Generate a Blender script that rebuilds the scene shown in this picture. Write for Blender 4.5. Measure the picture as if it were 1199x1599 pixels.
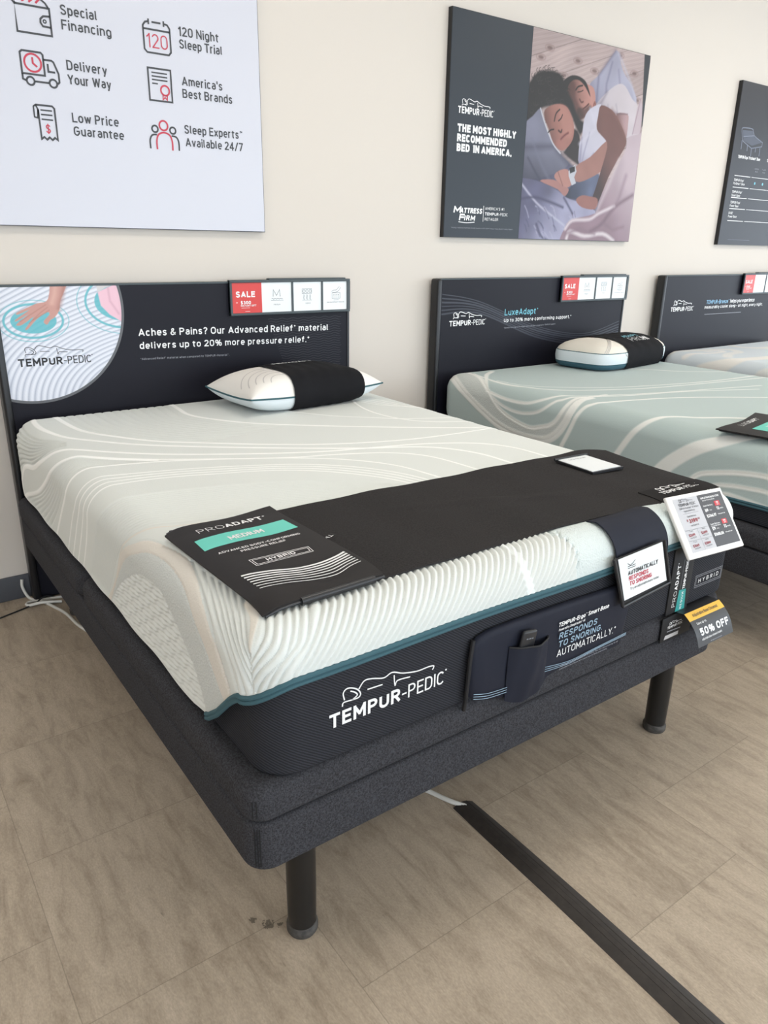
import bpy, bmesh, math, json
import numpy as np
from mathutils import Vector, Matrix, Euler
from mathutils.kdtree import KDTree

EXPOSURE = 0.25
SKY = 3.9
LAMP_COL = (1.0, 0.945, 0.86, 1)
LAMP_E = 7.2
LAMPS = [(x, y) for y in (-1.7, -4.6) for x in (-1.8, 1.3, 4.2, 7.1) if (x, y) != (-1.8, -4.6)]
FLOOR_A, FLOOR_B, FLOOR_C = (0.30, 0.238, 0.178, 1), (0.425, 0.348, 0.266, 1), (0.515, 0.428, 0.336, 1)

# ------------------------------------------------------------------ camera, world, light, exposure
SC = bpy.context.scene
COL = SC.collection
for o in list(bpy.data.objects):
    bpy.data.objects.remove(o)

F_PX, YAW, PITCH, ROLL = 1162.57, 0.6310, 0.3457, 0.0181
CAM_LOC = Vector((-0.4517, -3.1094, 1.3988))
fw = Vector((math.sin(YAW) * math.cos(PITCH), math.cos(YAW) * math.cos(PITCH), -math.sin(PITCH)))
rt = Vector((math.cos(YAW), -math.sin(YAW), 0))
up = rt.cross(fw)
rt2 = rt * math.cos(ROLL) + up * math.sin(ROLL)
up2 = -rt * math.sin(ROLL) + up * math.cos(ROLL)
cd = bpy.data.cameras.new('camera')
cam = bpy.data.objects.new('camera', cd)
COL.objects.link(cam)
M = Matrix((rt2, up2, -fw)).transposed().to_4x4()
M.translation = CAM_LOC
cam.matrix_world = M
cd.sensor_fit = 'VERTICAL'
cd.sensor_height = 24.0
cd.lens = 24.0 * F_PX / 1599.0
cd.clip_start = 0.05
SC.camera = cam

SC.view_settings.view_transform = 'Standard'
SC.view_settings.look = 'None'
SC.view_settings.gamma = 1.0
SC.view_settings.use_curve_mapping = False
SC.view_settings.exposure = EXPOSURE

world = bpy.data.worlds.new('daylight')
SC.world = world
world.use_nodes = True
bg = world.node_tree.nodes['Background']
bg.inputs['Color'].default_value = (0.80, 0.90, 1.0, 1)
bg.inputs['Strength'].default_value = SKY

ROOM_X0, ROOM_X1, ROOM_Y0, CEIL = -5.0, 9.5, -8.0, 3.15


def area(name, loc, rot, sx, sy, power, color, portal=False):
    l = bpy.data.lights.new(name, 'AREA')
    l.shape = 'RECTANGLE'
    l.size, l.size_y = sx, sy
    l.energy = power
    l.color = color
    if portal:
        l.cycles.is_portal = True
    o = bpy.data.objects.new(name, l)
    o.location = loc
    o.rotation_euler = rot
    COL.objects.link(o)
    return o

# ------------------------------------------------------------------ materials
def lin(c):
    c = c / 255.0
    return c / 12.92 if c <= 0.04045 else ((c + 0.055) / 1.055) ** 2.4


def rgb(r, g, b):
    return (lin(r), lin(g), lin(b), 1.0)


MATS = {}


def mat(name, col, rough=0.6, spec=0.5, metal=0.0, noise=None, weave=None, bump=None, attr=None, emit=None, sheen=0.0):
    """noise=(scale, second colour, amount); weave=(scale, colour, angle) fine twill; bump=(scale, strength, distance)"""
    if name in MATS:
        return MATS[name]
    m = bpy.data.materials.new(name)
    m.use_nodes = True
    nt = m.node_tree
    N, L = nt.nodes, nt.links
    b = N['Principled BSDF']
    b.inputs['Base Color'].default_value = col
    b.inputs['Roughness'].default_value = rough
    b.inputs['Specular IOR Level'].default_value = spec
    b.inputs['Metallic'].default_value = metal
    if sheen:
        b.inputs['Sheen Weight'].default_value = sheen
        b.inputs['Sheen Roughness'].default_value = 0.5
    tc = N.new('ShaderNodeTexCoord')
    src = None
    if attr:
        a = N.new('ShaderNodeAttribute')
        a.attribute_name = attr
        src = a.outputs['Color']
    else:
        c = N.new('ShaderNodeRGB')
        c.outputs[0].default_value = col
        src = c.outputs[0]
    if noise:
        n = N.new('ShaderNodeTexNoise')
        n.inputs['Scale'].default_value = noise[0]
        n.inputs['Detail'].default_value = 3
        L.new(tc.outputs['Object'], n.inputs['Vector'])
        r = N.new('ShaderNodeMapRange')
        r.inputs[1].default_value = 0.35
        r.inputs[2].default_value = 0.65
        r.inputs[4].default_value = noise[2]
        L.new(n.outputs['Fac'], r.inputs[0])
        mx = N.new('ShaderNodeMixRGB')
        L.new(r.outputs[0], mx.inputs[0])
        L.new(src, mx.inputs[1])
        mx.inputs[2].default_value = noise[1]
        src = mx.outputs[0]
    hgt = None
    if weave:
        mp = N.new('ShaderNodeMapping')
        mp.inputs['Rotation'].default_value = (0, weave[2], 0)
        L.new(tc.outputs['Object'], mp.inputs['Vector'])
        w = N.new('ShaderNodeTexWave')
        w.inputs['Scale'].default_value = weave[0]
        w.inputs['Distortion'].default_value = 1.0
        w.inputs['Detail'].default_value = 1
        w.inputs['Detail Scale'].default_value = 3
        w.bands_direction = 'X'
        L.new(mp.outputs[0], w.inputs['Vector'])
        r = N.new('ShaderNodeMapRange')
        r.inputs[4].default_value = weave[3] if len(weave) > 3 else 0.6
        L.new(w.outputs['Fac'], r.inputs[0])
        mx = N.new('ShaderNodeMixRGB')
        L.new(r.outputs[0], mx.inputs[0])
        L.new(src, mx.inputs[1])
        mx.inputs[2].default_value = weave[1]
        src = mx.outputs[0]
        hgt = w.outputs['Fac']
    L.new(src, b.inputs['Base Color'])
    if bump:
        if hgt is None or bump[0]:
            n2 = N.new('ShaderNodeTexNoise')
            n2.inputs['Scale'].default_value = bump[0]
            n2.inputs['Detail'].default_value = 2
            L.new(tc.outputs['Object'], n2.inputs['Vector'])
            hgt = n2.outputs['Fac']
        bp = N.new('ShaderNodeBump')
        bp.inputs['Strength'].default_value = bump[1]
        bp.inputs['Distance'].default_value = bump[2]
        L.new(hgt, bp.inputs['Height'])
        L.new(bp.outputs[0], b.inputs['Normal'])
    if emit:
        b.inputs['Emission Color'].default_value = emit[0]
        b.inputs['Emission Strength'].default_value = emit[1]
    MATS[name] = m
    return m


# ------------------------------------------------------------------ mesh builder
class MB:
    def __init__(s):
        s.v, s.f, s.m, s.sm, s.mats = [], [], [], [], []
        s.col = None

    def mi(s, m):
        if m not in s.mats:
            s.mats.append(m)
        return s.mats.index(m)

    def add(s, verts, faces, m, smooth=False):
        o = len(s.v)
        i = s.mi(m)
        s.v.extend([tuple(map(float, q)) for q in verts])
        for f in faces:
            s.f.append(tuple(k + o for k in f))
            s.m.append(i)
            s.sm.append(smooth)

    def box(s, x0, x1, y0, y1, z0, z1, m, bev=0.0, seg=3, rot=None, smooth=True, taper=None):
        bm = bmesh.new()
        bmesh.ops.create_cube(bm, size=1.0)
        for v in bm.verts:
            v.co = Vector(((x0 + x1) / 2 + v.co.x * (x1 - x0), (y0 + y1) / 2 + v.co.y * (y1 - y0), (z0 + z1) / 2 + v.co.z * (z1 - z0)))
        if bev:
            bmesh.ops.bevel(bm, geom=bm.edges[:], offset=bev, segments=seg, affect='EDGES', profile=0.5)
        if rot is not None:
            bm.transform(rot)
        bm.verts.index_update()
        s.add([v.co for v in bm.verts], [[v.index for v in f.verts] for f in bm.faces], m, bev > 0 and smooth)
        bm.free()

    def rbox(s, x0, x1, y0, y1, z0, z1, m, rc=0.05, re=0.02, nc=8, ne=5, dims_fn=None, rbot=None):
        """box with plan corner radius rc and rounded top / bottom edges"""
        rb = re if rbot is None else rbot
        prof = []
        for k in range(ne + 1):
            a = math.pi / 2 * k / ne
            prof.append((rb * (1 - math.sin(a)), z0 + rb * (1 - math.cos(a))))
        for k in range(ne + 1):
            a = math.pi / 2 * k / ne
            prof.append((re * (1 - math.cos(a)), z1 - re * (1 - math.sin(a))))
        rings = []
        for ins, z in prof:
            ring = []
            for (cx, cy, a0) in ((x1 - rc, y1 - rc, 0), (x0 + rc, y1 - rc, 90), (x0 + rc, y0 + rc, 180), (x1 - rc, y0 + rc, 270)):
                for k in range(nc + 1):
                    a = math.radians(a0 + 90 * k / nc)
                    r = rc - ins
                    ring.append((cx + r * math.cos(a), cy + r * math.sin(a), z))
            rings.append(ring)
        if dims_fn:
            rings = [[dims_fn(q) for q in r] for r in rings]
        n = len(rings[0])
        V = [q for r in rings for q in r]
        Fc = []
        for i in range(len(rings) - 1):
            for j in range(n):
                Fc.append((i * n + j, i * n + (j + 1) % n, (i + 1) * n + (j + 1) % n, (i + 1) * n + j))
        s.add(V, Fc, m, True)
        o = len(V)
        s.add(rings[0], [tuple(reversed(range(n)))], m, False)
        s.add(rings[-1], [tuple(range(n))], m, False)

    def tube(s, path, r, m, n=10, caps=True, closed=False):
        P = [Vector(q) for q in path]
        rs = r if isinstance(r, (list, tuple)) else [r] * len(P)
        V = []
        prev = None
        for i, q in enumerate(P):
            if closed:
                t = (P[(i + 1) % len(P)] - P[i - 1]).normalized()
            else:
                t = (P[min(i + 1, len(P) - 1)] - P[max(i - 1, 0)]).normalized()
            if prev is None:
                a = Vector((0, 0, 1)) if abs(t.z) < 0.9 else Vector((1, 0, 0))
                u = t.cross(a).normalized()
            else:
                u = (prev - t * prev.dot(t)).normalized()
            prev = u
            w = t.cross(u)
            for k in range(n):
                a = 2 * math.pi * k / n
                V.append(q + (u * math.cos(a) + w * math.sin(a)) * rs[i])
        Fc = []
        for i in range(len(P) if closed else len(P) - 1):
            i2 = (i + 1) % len(P)
            for k in range(n):
                Fc.append((i * n + k, i * n + (k + 1) % n, i2 * n + (k + 1) % n, i2 * n + k))
        s.add(V, Fc, m, True)
        if caps and not closed:
            s.add(V[:n], [tuple(reversed(range(n)))], m)
            s.add(V[-n:], [tuple(range(n))], m)

    def lathe(s, cx, cy, prof, m, n=28):
        V, Fc = [], []
        for r, z in prof:
            for k in range(n):
                a = 2 * math.pi * k / n
                V.append((cx + r * math.cos(a), cy + r * math.sin(a), z))
        for i in range(len(prof) - 1):
            for k in range(n):
                Fc.append((i * n + k, i * n + (k + 1) % n, (i + 1) * n + (k + 1) % n, (i + 1) * n + k))
        s.add(V, Fc, m, True)

    def grid(s, P, m, smooth=True, flip=False):
        """P: (a,b,3) array"""
        a, b = P.shape[:2]
        V = P.reshape(-1, 3)
        Fc = []
        for i in range(a - 1):
            for j in range(b - 1):
                q = (i * b + j, (i + 1) * b + j, (i + 1) * b + j + 1, i * b + j + 1)
                Fc.append(q[::-1] if flip else q)
        s.add(V, Fc, m, smooth)

    def slab(s, P, N, th, m, smooth=True):
        """a sheet with thickness: grid P (outer face) pushed back along -N by th, with edge walls"""
        a, b = P.shape[:2]
        Q = P - N * th
        V = np.concatenate([P.reshape(-1, 3), Q.reshape(-1, 3)])
        o = a * b
        Fc = []
        for i in range(a - 1):
            for j in range(b - 1):
                q = (i * b + j, (i + 1) * b + j, (i + 1) * b + j + 1, i * b + j + 1)
                Fc.append(q)
                Fc.append(tuple(o + k for k in reversed(q)))
        bd = [(i, 0) for i in range(a)] + [(a - 1, j) for j in range(1, b)] + [(i, b - 1) for i in range(a - 2, -1, -1)] + [(0, j) for j in range(b - 2, 0, -1)]
        ids = [i * b + j for i, j in bd]
        for k in range(len(ids)):
            u, w = ids[k], ids[(k + 1) % len(ids)]
            Fc.append((w, u, u + o, w + o))
        s.add(V, Fc, m, smooth)

    def prism(s, poly, fr, d0, d1, m, smooth=False):
        """outline poly (u, v) in frame fr extruded between depth d0 (back) and d1 (front)"""
        n = len(poly)
        A = [fr.p(u, v, d1) for u, v in poly]
        B = [fr.p(u, v, d0) for u, v in poly]
        s.add(A + B, [tuple(range(n)), tuple(reversed(range(n, 2 * n)))] + [(i, i + n, (i + 1) % n + n, (i + 1) % n) for i in range(n)], m, smooth)

    def build(s, name, parent=None, base=None, auto=35.0, kind=None):
        me = bpy.data.meshes.new(name)
        off = Vector(base) if base is not None else (parent['_base'] if parent is not None else Vector((0, 0, 0)))
        off = Vector(off)
        V = [(q[0] - off[0], q[1] - off[1], q[2] - off[2]) for q in s.v]
        me.from_pydata(V, [], s.f)
        for m in s.mats:
            me.materials.append(m)
        me.polygons.foreach_set('material_index', s.m)
        me.polygons.foreach_set('use_smooth', s.sm)
        if auto and any(s.sm):
            me.set_sharp_from_angle(angle=math.radians(auto))
        me.update()
        o = bpy.data.objects.new(name, me)
        COL.objects.link(o)
        if parent is not None:
            o.parent = parent
            o['_base'] = list(off)
        else:
            o.location = off
            o['_base'] = list(off)
        if kind:
            o['kind'] = kind
        return o


def thing(name, loc, label, cat, group=None):
    o = bpy.data.objects.new(name, None)
    o.empty_display_size = 0.1
    COL.objects.link(o)
    o.location = loc
    o['_base'] = list(loc)
    o['label'] = label
    o['category'] = cat
    if group:
        o['group'] = group
    return o


def tag(o, label, cat, group=None):
    o['label'] = label
    o['category'] = cat
    if group:
        o['group'] = group
    return o


# ------------------------------------------------------------------ flat printing
class Frame:
    def __init__(s, o, u, v):
        s.o, s.u, s.v = Vector(o), Vector(u).normalized(), Vector(v).normalized()
        s.n = s.u.cross(s.v).normalized()

    def p(s, u, v, d=0.0):
        return s.o + s.u * u + s.v * v + s.n * d


def plane_frame(o, yaw=0.0, tilt=0.0, roll=0.0):
    u = Vector((math.cos(yaw), math.sin(yaw), 0))
    b = Vector((-math.sin(yaw), math.cos(yaw), 0))
    v = b * math.sin(tilt) + Vector((0, 0, 1)) * math.cos(tilt)
    return Frame(o, u * math.cos(roll) + v * math.sin(roll), -u * math.sin(roll) + v * math.cos(roll))


def wallf(y):
    return Frame((0, y, 0), (1, 0, 0), (0, 0, 1))


class Print:
    def __init__(s, mb, fr, d=0.0006):
        s.mb, s.fr, s.d = mb, fr, d

    def put(s, P, faces, m, d=0.0):
        s.mb.add([s.fr.p(u, v, s.d + d) for u, v in P], faces, m)

    def text(s, t, x, y, w, h, m, bold=0.0, shear=0.0, ang=0.0, res=3, d=0.0004, align='L'):
        """left end of the baseline at (x, y), width w (0 = natural), cap height h"""
        wt = .135 + (bold * 1.9 if bold > 0 else bold * 3.6)
        c, sn = math.cos(ang), math.sin(ang)
        for k, (q, sw) in enumerate(stroke_text(t, 0, 0, w, h, min(wt, .27), shear)):
            q = [np.array(v, float) for v in q]
            closed = len(q) > 3 and np.hypot(*(q[0] - q[-1])) < 1e-6
            if closed:
                q = q[:-1]
            elif len(q) == 2:      # square caps close the corners
                t_ = (q[1] - q[0]) / (np.hypot(*(q[1] - q[0])) + 1e-9)
                e_ = sw * .30 if abs(t_[0]) > .05 and abs(t_[1]) > .05 else sw * .5
                q = [q[0] - t_ * e_, q[1] + t_ * e_]
            s.line([(x + u * c - v * sn, y + u * sn + v * c) for u, v in q], sw, m, closed, d + (k % 7) * 3.5e-5)

    def poly(s, pts, m, d=0.0):
        a = sum(pts[i][0] * pts[(i + 1) % len(pts)][1] - pts[(i + 1) % len(pts)][0] * pts[i][1] for i in range(len(pts)))
        pts = pts if a > 0 else pts[::-1]
        s.put(pts, [tuple(range(len(pts)))], m, d)

    def rect(s, x0, y0, x1, y1, m, d=0.0):
        s.poly([(x0, y0), (x1, y0), (x1, y1), (x0, y1)], m, d)

    def line(s, pts, w, m, closed=False, d=0.0004):
        P = [np.array(q, float) for q in pts]
        n = len(P)
        L, R = [], []
        for i in range(n):
            a = P[i - 1] if (i > 0 or closed) else P[i]
            b = P[(i + 1) % n] if (i < n - 1 or closed) else P[i]
            t1 = (P[i] - a)
            t2 = (b - P[i])
            if np.linalg.norm(t1) < 1e-9:
                t1 = t2
            if np.linalg.norm(t2) < 1e-9:
                t2 = t1
            t1 = t1 / (np.linalg.norm(t1) + 1e-12)
            t2 = t2 / (np.linalg.norm(t2) + 1e-12)
            t = t1 + t2
            t = t / (np.linalg.norm(t) + 1e-12)
            nn = np.array([-t[1], t[0]])
            k = 1 / max(0.5, abs(float(nn @ np.array([-t1[1], t1[0]]))))
            L.append(P[i] + nn * w / 2 * k)
            R.append(P[i] - nn * w / 2 * k)
        Fc = [(i, n + i, n + (i + 1) % n, (i + 1) % n) for i in range(n if closed else n - 1)]
        s.put(L + R, Fc, m, d)

    def ring(s, cx, cy, r, w, m, n=24, d=0.0004, a0=0, a1=360, ry=None):
        full = abs(a1 - a0) >= 360
        k = n if full else n + 1
        s.line([(cx + r * math.cos(math.radians(a0 + (a1 - a0) * i / n)), cy + (ry or r) * math.sin(math.radians(a0 + (a1 - a0) * i / n))) for i in range(k)], w, m, full, d)

    def disc(s, cx, cy, r, m, n=16, d=0.0004):
        s.poly([(cx + r * math.cos(2 * math.pi * i / n), cy + r * math.sin(2 * math.pi * i / n)) for i in range(n)], m, d)


def smooth(pts, n=6, closed=False):
    P = np.array(pts, float)
    out = []
    k = len(P)
    for i in range(k if closed else k - 1):
        if closed:
            a, b, c, e = P[i - 1], P[i], P[(i + 1) % k], P[(i + 2) % k]
        else:
            a, b, c, e = P[max(i - 1, 0)], P[i], P[i + 1], P[min(i + 2, k - 1)]
        for j in range(n):
            t = j / n
            out.append(0.5 * ((2 * b) + (c - a) * t + (2 * a - 5 * b + 4 * c - e) * t * t + (3 * b - a - 3 * c + e) * t ** 3))
    if not closed:
        out.append(P[-1])
    return [tuple(q) for q in out]


# ------------------------------------------------------------------ a plain geometric lettering drawn with pen strokes
def arc(cx, cy, rx, ry, a0, a1, n=7):
    return [(cx + rx * math.cos(math.radians(a0 + (a1 - a0) * i / n)), cy + ry * math.sin(math.radians(a0 + (a1 - a0) * i / n))) for i in range(n + 1)]


def stad(w, y0, y1, r=None, a0=90, a1=450):
    """upright rounded ring between y0 and y1"""
    rx = w / 2
    ry = min(r or rx * 1.05, (y1 - y0) / 2)
    q = arc(rx, y1 - ry, rx, ry, 0, 180) + arc(rx, y0 + ry, rx, ry, 180, 360)
    return q + [q[0]]


XH, DS = .72, -.24
_c = lambda w, y0, y1, g=28: arc(w / 2, y1 - w * .52, w / 2, w * .52, g, 180) + arc(w / 2, y0 + w * .52, w / 2, w * .52, 180, 360 - g)
_S = lambda w, h: [(w * x, h * y) for x, y in smooth([(.95, .80), (.80, .95), (.50, 1), (.18, .94), (.05, .76), (.17, .60), (.50, .51), (.82, .41), (.97, .25), (.83, .06), (.50, 0), (.18, .05), (.02, .21)], 3)]
GL = {
    'A': (.66, [[(0, 0), (.33, 1)], [(.33, 1), (.66, 0)], [(.10, .27), (.56, .27)]]),
    'B': (.56, [[(0, 0), (0, 1)], [(0, 1), (.32, 1)] + arc(.32, .765, .20, .235, 90, -90) + [(0, .53)], [(.32, .53)] + arc(.32, .265, .24, .265, 90, -90) + [(0, 0)]]),
    'C': (.58, [_c(.58, 0, 1)]),
    'D': (.58, [[(0, 0), (0, 1)], [(0, 1), (.26, 1)] + arc(.26, .68, .32, .32, 90, 0) + arc(.26, .32, .32, .32, 0, -90) + [(0, 0)]]),
    'E': (.48, [[(.48, 1), (0, 1)], [(0, 1), (0, 0)], [(0, 0), (.48, 0)], [(0, .52), (.42, .52)]]),
    'F': (.46, [[(.46, 1), (0, 1)], [(0, 1), (0, 0)], [(0, .50), (.41, .50)]]),
    'G': (.60, [_c(.60, 0, 1)[:-2] + [(.60, .25), (.60, .48)], [(.60, .48), (.34, .48)]]),
    'H': (.58, [[(0, 0), (0, 1)], [(.58, 0), (.58, 1)], [(0, .51), (.58, .51)]]),
    'I': (.0, [[(0, 0), (0, 1)]]),
    'J': (.42, [[(.42, 1)] + arc(.21, .21, .21, .21, 0, -180)]),
    'K': (.56, [[(0, 0), (0, 1)], [(.53, 1), (0, .40)], [(.18, .60), (.56, 0)]]),
    'L': (.46, [[(0, 1), (0, 0)], [(0, 0), (.46, 0)]]),
    'M': (.74, [[(0, 0), (0, 1)], [(0, 1), (.37, .28)], [(.37, .28), (.74, 1)], [(.74, 1), (.74, 0)]]),
    'N': (.60, [[(0, 0), (0, 1)], [(0, 1), (.60, 0)], [(.60, 0), (.60, 1)]]),
    'O': (.62, [stad(.62, 0, 1)]),
    'P': (.54, [[(0, 0), (0, 1)], [(0, 1), (.29, 1)] + arc(.29, .735, .25, .265, 90, -90) + [(0, .47)]]),
    'Q': (.62, [stad(.62, 0, 1), [(.36, .22), (.62, -.06)]]),
    'R': (.56, [[(0, 0), (0, 1)], [(0, 1), (.29, 1)] + arc(.29, .745, .25, .255, 90, -90) + [(0, .49)], [(.27, .49), (.56, 0)]]),
    'S': (.56, [_S(.56, 1)]),
    'T': (.58, [[(0, 1), (.58, 1)], [(.29, 1), (.29, 0)]]),
    'U': (.58, [[(0, 1)] + arc(.29, .30, .29, .30, 180, 360) + [(.58, 1)]]),
    'V': (.62, [[(0, 1), (.31, 0)], [(.31, 0), (.62, 1)]]),
    'W': (.92, [[(0, 1), (.22, 0)], [(.22, 0), (.46, .92)], [(.46, .92), (.70, 0)], [(.70, 0), (.92, 1)]]),
    'X': (.58, [[(0, 0), (.58, 1)], [(0, 1), (.58, 0)]]),
    'Y': (.60, [[(0, 1), (.30, .44)], [(.60, 1), (.30, .44)], [(.30, .44), (.30, 0)]]),
    'Z': (.54, [[(0, 1), (.54, 1)], [(.54, 1), (0, 0)], [(0, 0), (.54, 0)]]),
    'a': (.44, [arc(.22, .50, .22, .22, 150, 0) + [(.44, 0)], [(.44, .40), (.20, .40)] + arc(.20, .20, .20, .20, 90, 270) + [(.28, 0), (.44, .10)]]),
    'b': (.46, [[(0, 1.03), (0, 0)], stad(.46, 0, XH)]),
    'c': (.42, [_c(.42, 0, XH, 30)]),
    'd': (.46, [[(.46, 1.03), (.46, 0)], stad(.46, 0, XH)]),
    'e': (.46, [[(.0, .36), (.46, .36)], [(.46, .36)] + arc(.23, .48, .23, .24, 0, 180) + arc(.23, .24, .23, .24, 180, 320)]),
    'f': (.30, [[(.12, 0), (.12, .80)] + arc(.28, .86, .16, .17, 180, 80), [(0, XH), (.28, XH)]]),
    'g': (.46, [stad(.46, 0, XH), [(.46, XH)] + arc(.23, DS + .22, .23, .22, 0, -150)]),
    'h': (.44, [[(0, 0), (0, 1.03)], arc(.22, .48, .22, .24, 180, 0) + [(.44, 0)]]),
    'i': (.0, [[(0, 0), (0, XH - .04)], [(0, .99), (0, 1.01)]]),
    'j': (.1, [[(.1, XH), (.1, -.1), (-.02, -.24)], [(.1, .99), (.1, 1.01)]]),
    'k': (.44, [[(0, 0), (0, 1.03)], [(.40, XH), (0, .28)], [(.14, .42), (.44, 0)]]),
    'l': (.10, [[(0, 1.03), (0, .12), (.10, 0)]]),
    'm': (.76, [[(0, 0), (0, XH)], arc(.19, .50, .19, .22, 180, 0) + [(.38, 0)], arc(.57, .50, .19, .22, 180, 0) + [(.76, 0)]]),
    'n': (.44, [[(0, 0), (0, XH)], arc(.22, .48, .22, .24, 180, 0) + [(.44, 0)]]),
    'o': (.46, [stad(.46, 0, XH)]),
    'p': (.46, [[(0, DS), (0, XH)], stad(.46, 0, XH)]),
    'q': (.46, [[(.46, DS), (.46, XH)], stad(.46, 0, XH)]),
    'r': (.28, [[(0, 0), (0, XH)], arc(.22, .48, .22, .24, 180, 75)]),
    's': (.40, [_S(.40, XH)]),
    't': (.28, [[(.11, .95), (.11, .16)] + arc(.25, .15, .14, .15, 180, 280), [(0, XH), (.27, XH)]]),
    'u': (.44, [[(0, XH)] + arc(.22, .24, .22, .24, 180, 360), [(.44, XH), (.44, 0)]]),
    'v': (.46, [[(0, XH), (.23, 0)], [(.23, 0), (.46, XH)]]),
    'w': (.70, [[(0, XH), (.17, 0)], [(.17, 0), (.35, .66)], [(.35, .66), (.53, 0)], [(.53, 0), (.70, XH)]]),
    'x': (.44, [[(0, 0), (.44, XH)], [(0, XH), (.44, 0)]]),
    'y': (.46, [[(0, XH), (.23, .02)], [(.46, XH), (.17, DS), (.04, DS)]]),
    'z': (.40, [[(0, XH), (.40, XH)], [(.40, XH), (0, 0)], [(0, 0), (.40, 0)]]),
    '0': (.52, [stad(.52, 0, 1)]),
    '1': (.22, [[(0, .78), (.22, 1)], [(.22, 1), (.22, 0)]]),
    '2': (.50, [arc(.25, .73, .25, .27, 165, -25) + [(.0, 0)], [(0, 0), (.52, 0)]]),
    '3': (.50, [arc(.24, .76, .22, .24, 160, -90), arc(.24, .265, .26, .265, 90, -160)]),
    '4': (.56, [[(.40, 0), (.40, 1)], [(.40, 1), (0, .26)], [(0, .26), (.56, .26)]]),
    '5': (.50, [[(.46, 1), (.06, 1)], [(.06, 1), (.03, .52)], [(.03, .52)] + arc(.24, .32, .26, .32, 120, -155)]),
    '6': (.52, [stad(.52, 0, .62), [(.0, .31)] + smooth([(0, .35), (.10, .68), (.34, 1)], 4)]),
    '7': (.50, [[(0, 1), (.50, 1)], [(.50, 1), (.14, 0)]]),
    '8': (.52, [[(x + .03, y) for x, y in stad(.46, .53, 1)], stad(.52, 0, .53)]),
    '9': (.52, [stad(.52, .38, 1), smooth([(.52, .66), (.42, .32), (.18, 0)], 4)]),
    '.': (.0, [[(0, .0), (0, .02)]]), ',': (.06, [[(.06, .08), (0, -.14)]]), '-': (.28, [[(0, .42), (.28, .42)]]), "'": (.0, [[(0, .78), (0, 1.0)]]),
    '"': (.14, [[(0, .75), (0, 1)], [(.14, .75), (.14, 1)]]),
    '!': (.0, [[(0, .3), (0, 1)], [(0, 0), (0, .08)]]), '/': (.40, [[(0, -.05), (.40, 1.05)]]), '+': (.36, [[(0, .45), (.36, .45)], [(.18, .27), (.18, .63)]]),
    '*': (.24, [[(.12, .70), (.12, 1.0)], [(0, .78), (.24, .93)], [(0, .93), (.24, .78)]]),
    '?': (.44, [arc(.22, .77, .22, .23, 170, -50) + [(.22, .42), (.22, .28)], [(.22, 0), (.22, .08)]]),
    '&': (.62, [smooth([(.62, .0), (.30, .46), (.14, .74), (.20, .95), (.34, .97), (.40, .80), (.28, .62), (.06, .40), (.02, .18), (.18, 0), (.40, .06), (.56, .26), (.62, .44)], 3)]),
    '$': (.50, [_S(.50, 1), [(.25, -.12), (.25, 1.12)]]),
    '%': (.84, [[(x, y) for x, y in stad(.30, .48, 1)], [(x + .54, y) for x, y in stad(.30, 0, .52)], [(.64, 1), (.20, 0)]]),
    '#': (.56, [[(.12, 0), (.24, 1)], [(.34, 0), (.46, 1)], [(.02, .66), (.56, .66)], [(0, .34), (.54, .34)]]),
    '\u00ae': (.20, [arc(.10, .92, .10, .10, 0, 360, 10), [(.07, .87), (.07, .97), (.12, .95), (.07, .92), (.13, .87)]]),
    '\u2122': (.36, [[(0, 1), (.14, 1)], [(.07, 1), (.07, .78)], [(.20, .78), (.20, 1), (.28, .86), (.36, 1), (.36, .78)]]),
}
SMALL = {'\u00ae': .35, '\u2122': .35, '*': .6}


def stroke_text(t, x, y, w, h, wt, shear=0.0):
    """pen-stroke text: list of (polyline, pen width), left edge of the ink at x, baseline at y, total ink width w (0 = natural)"""
    sw = h * wt
    gap = .17 + wt * .95
    adv, items = 0.0, []
    for ch in t:
        if ch == ' ':
            adv += .34
            continue
        gw, st = GL[ch]
        items.append((adv, st, SMALL.get(ch, 1)))
        adv += gw + gap
    nat = adv - gap
    sc = h - sw
    kx = (w - sw) / max(nat, 1e-6) if w else sc
    sw *= min(1.0, max(.6, 1.15 * kx / sc))
    sc = h - sw
    out = []
    for a, st, sm in items:
        for q in st:
            P = []
            for u, v in q:
                yy = sw / 2 + v * sc
                P.append((x + sw / 2 + (a + u) * kx + (yy) * shear, y + yy))
            out.append((P, sw * sm))
    return out


FIG = [
    [(0.102, 0.139), (0.112, 0.167), (0.179, 0.163), (0.232, 0.163), (0.246, 0.191), (0.211, 0.237), (0.144, 0.265), (0.109, 0.240), (0.119, 0.184)],
    [(0.179, 0.163), (0.22, 0.185), (0.20, 0.215), (0.165, 0.235)],
    [(0.232, 0.226), (0.277, 0.275), (0.344, 0.268), (0.439, 0.240), (0.509, 0.258), (0.604, 0.219), (0.730, 0.191), (0.828, 0.191), (0.881, 0.181), (0.870, 0.153)],
    [(0.302, 0.198), (0.428, 0.191)],
    [(0.526, 0.230), (0.535, 0.146), (0.558, 0.177), (0.667, 0.167)],
]


def brand(pl, x, y, w, m, lw=0.012, h=0.109, ang=0.0, fig=True):
    """the mattress maker's wordmark with its reclining line figure; width w, baseline at (x, y)"""
    c, sn = math.cos(ang), math.sin(ang)
    pl.text('TEMPUR', x, y, w * 0.585, w * h, m, bold=0.035, ang=ang)
    pl.text('-PEDIC', x + w * 0.60 * c, y + w * 0.60 * sn, w * 0.385, w * h, m, bold=-0.004, ang=ang)
    pl.disc(x + w * c, y + w * h + w * sn, w * 0.008, m, 8)
    if fig:
        for st in FIG:
            q = smooth(st, 5)
            pl.line([(x + w * (a * c - b * sn), y + w * (a * sn + b * c)) for a, b in q], w * lw, m)


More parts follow.
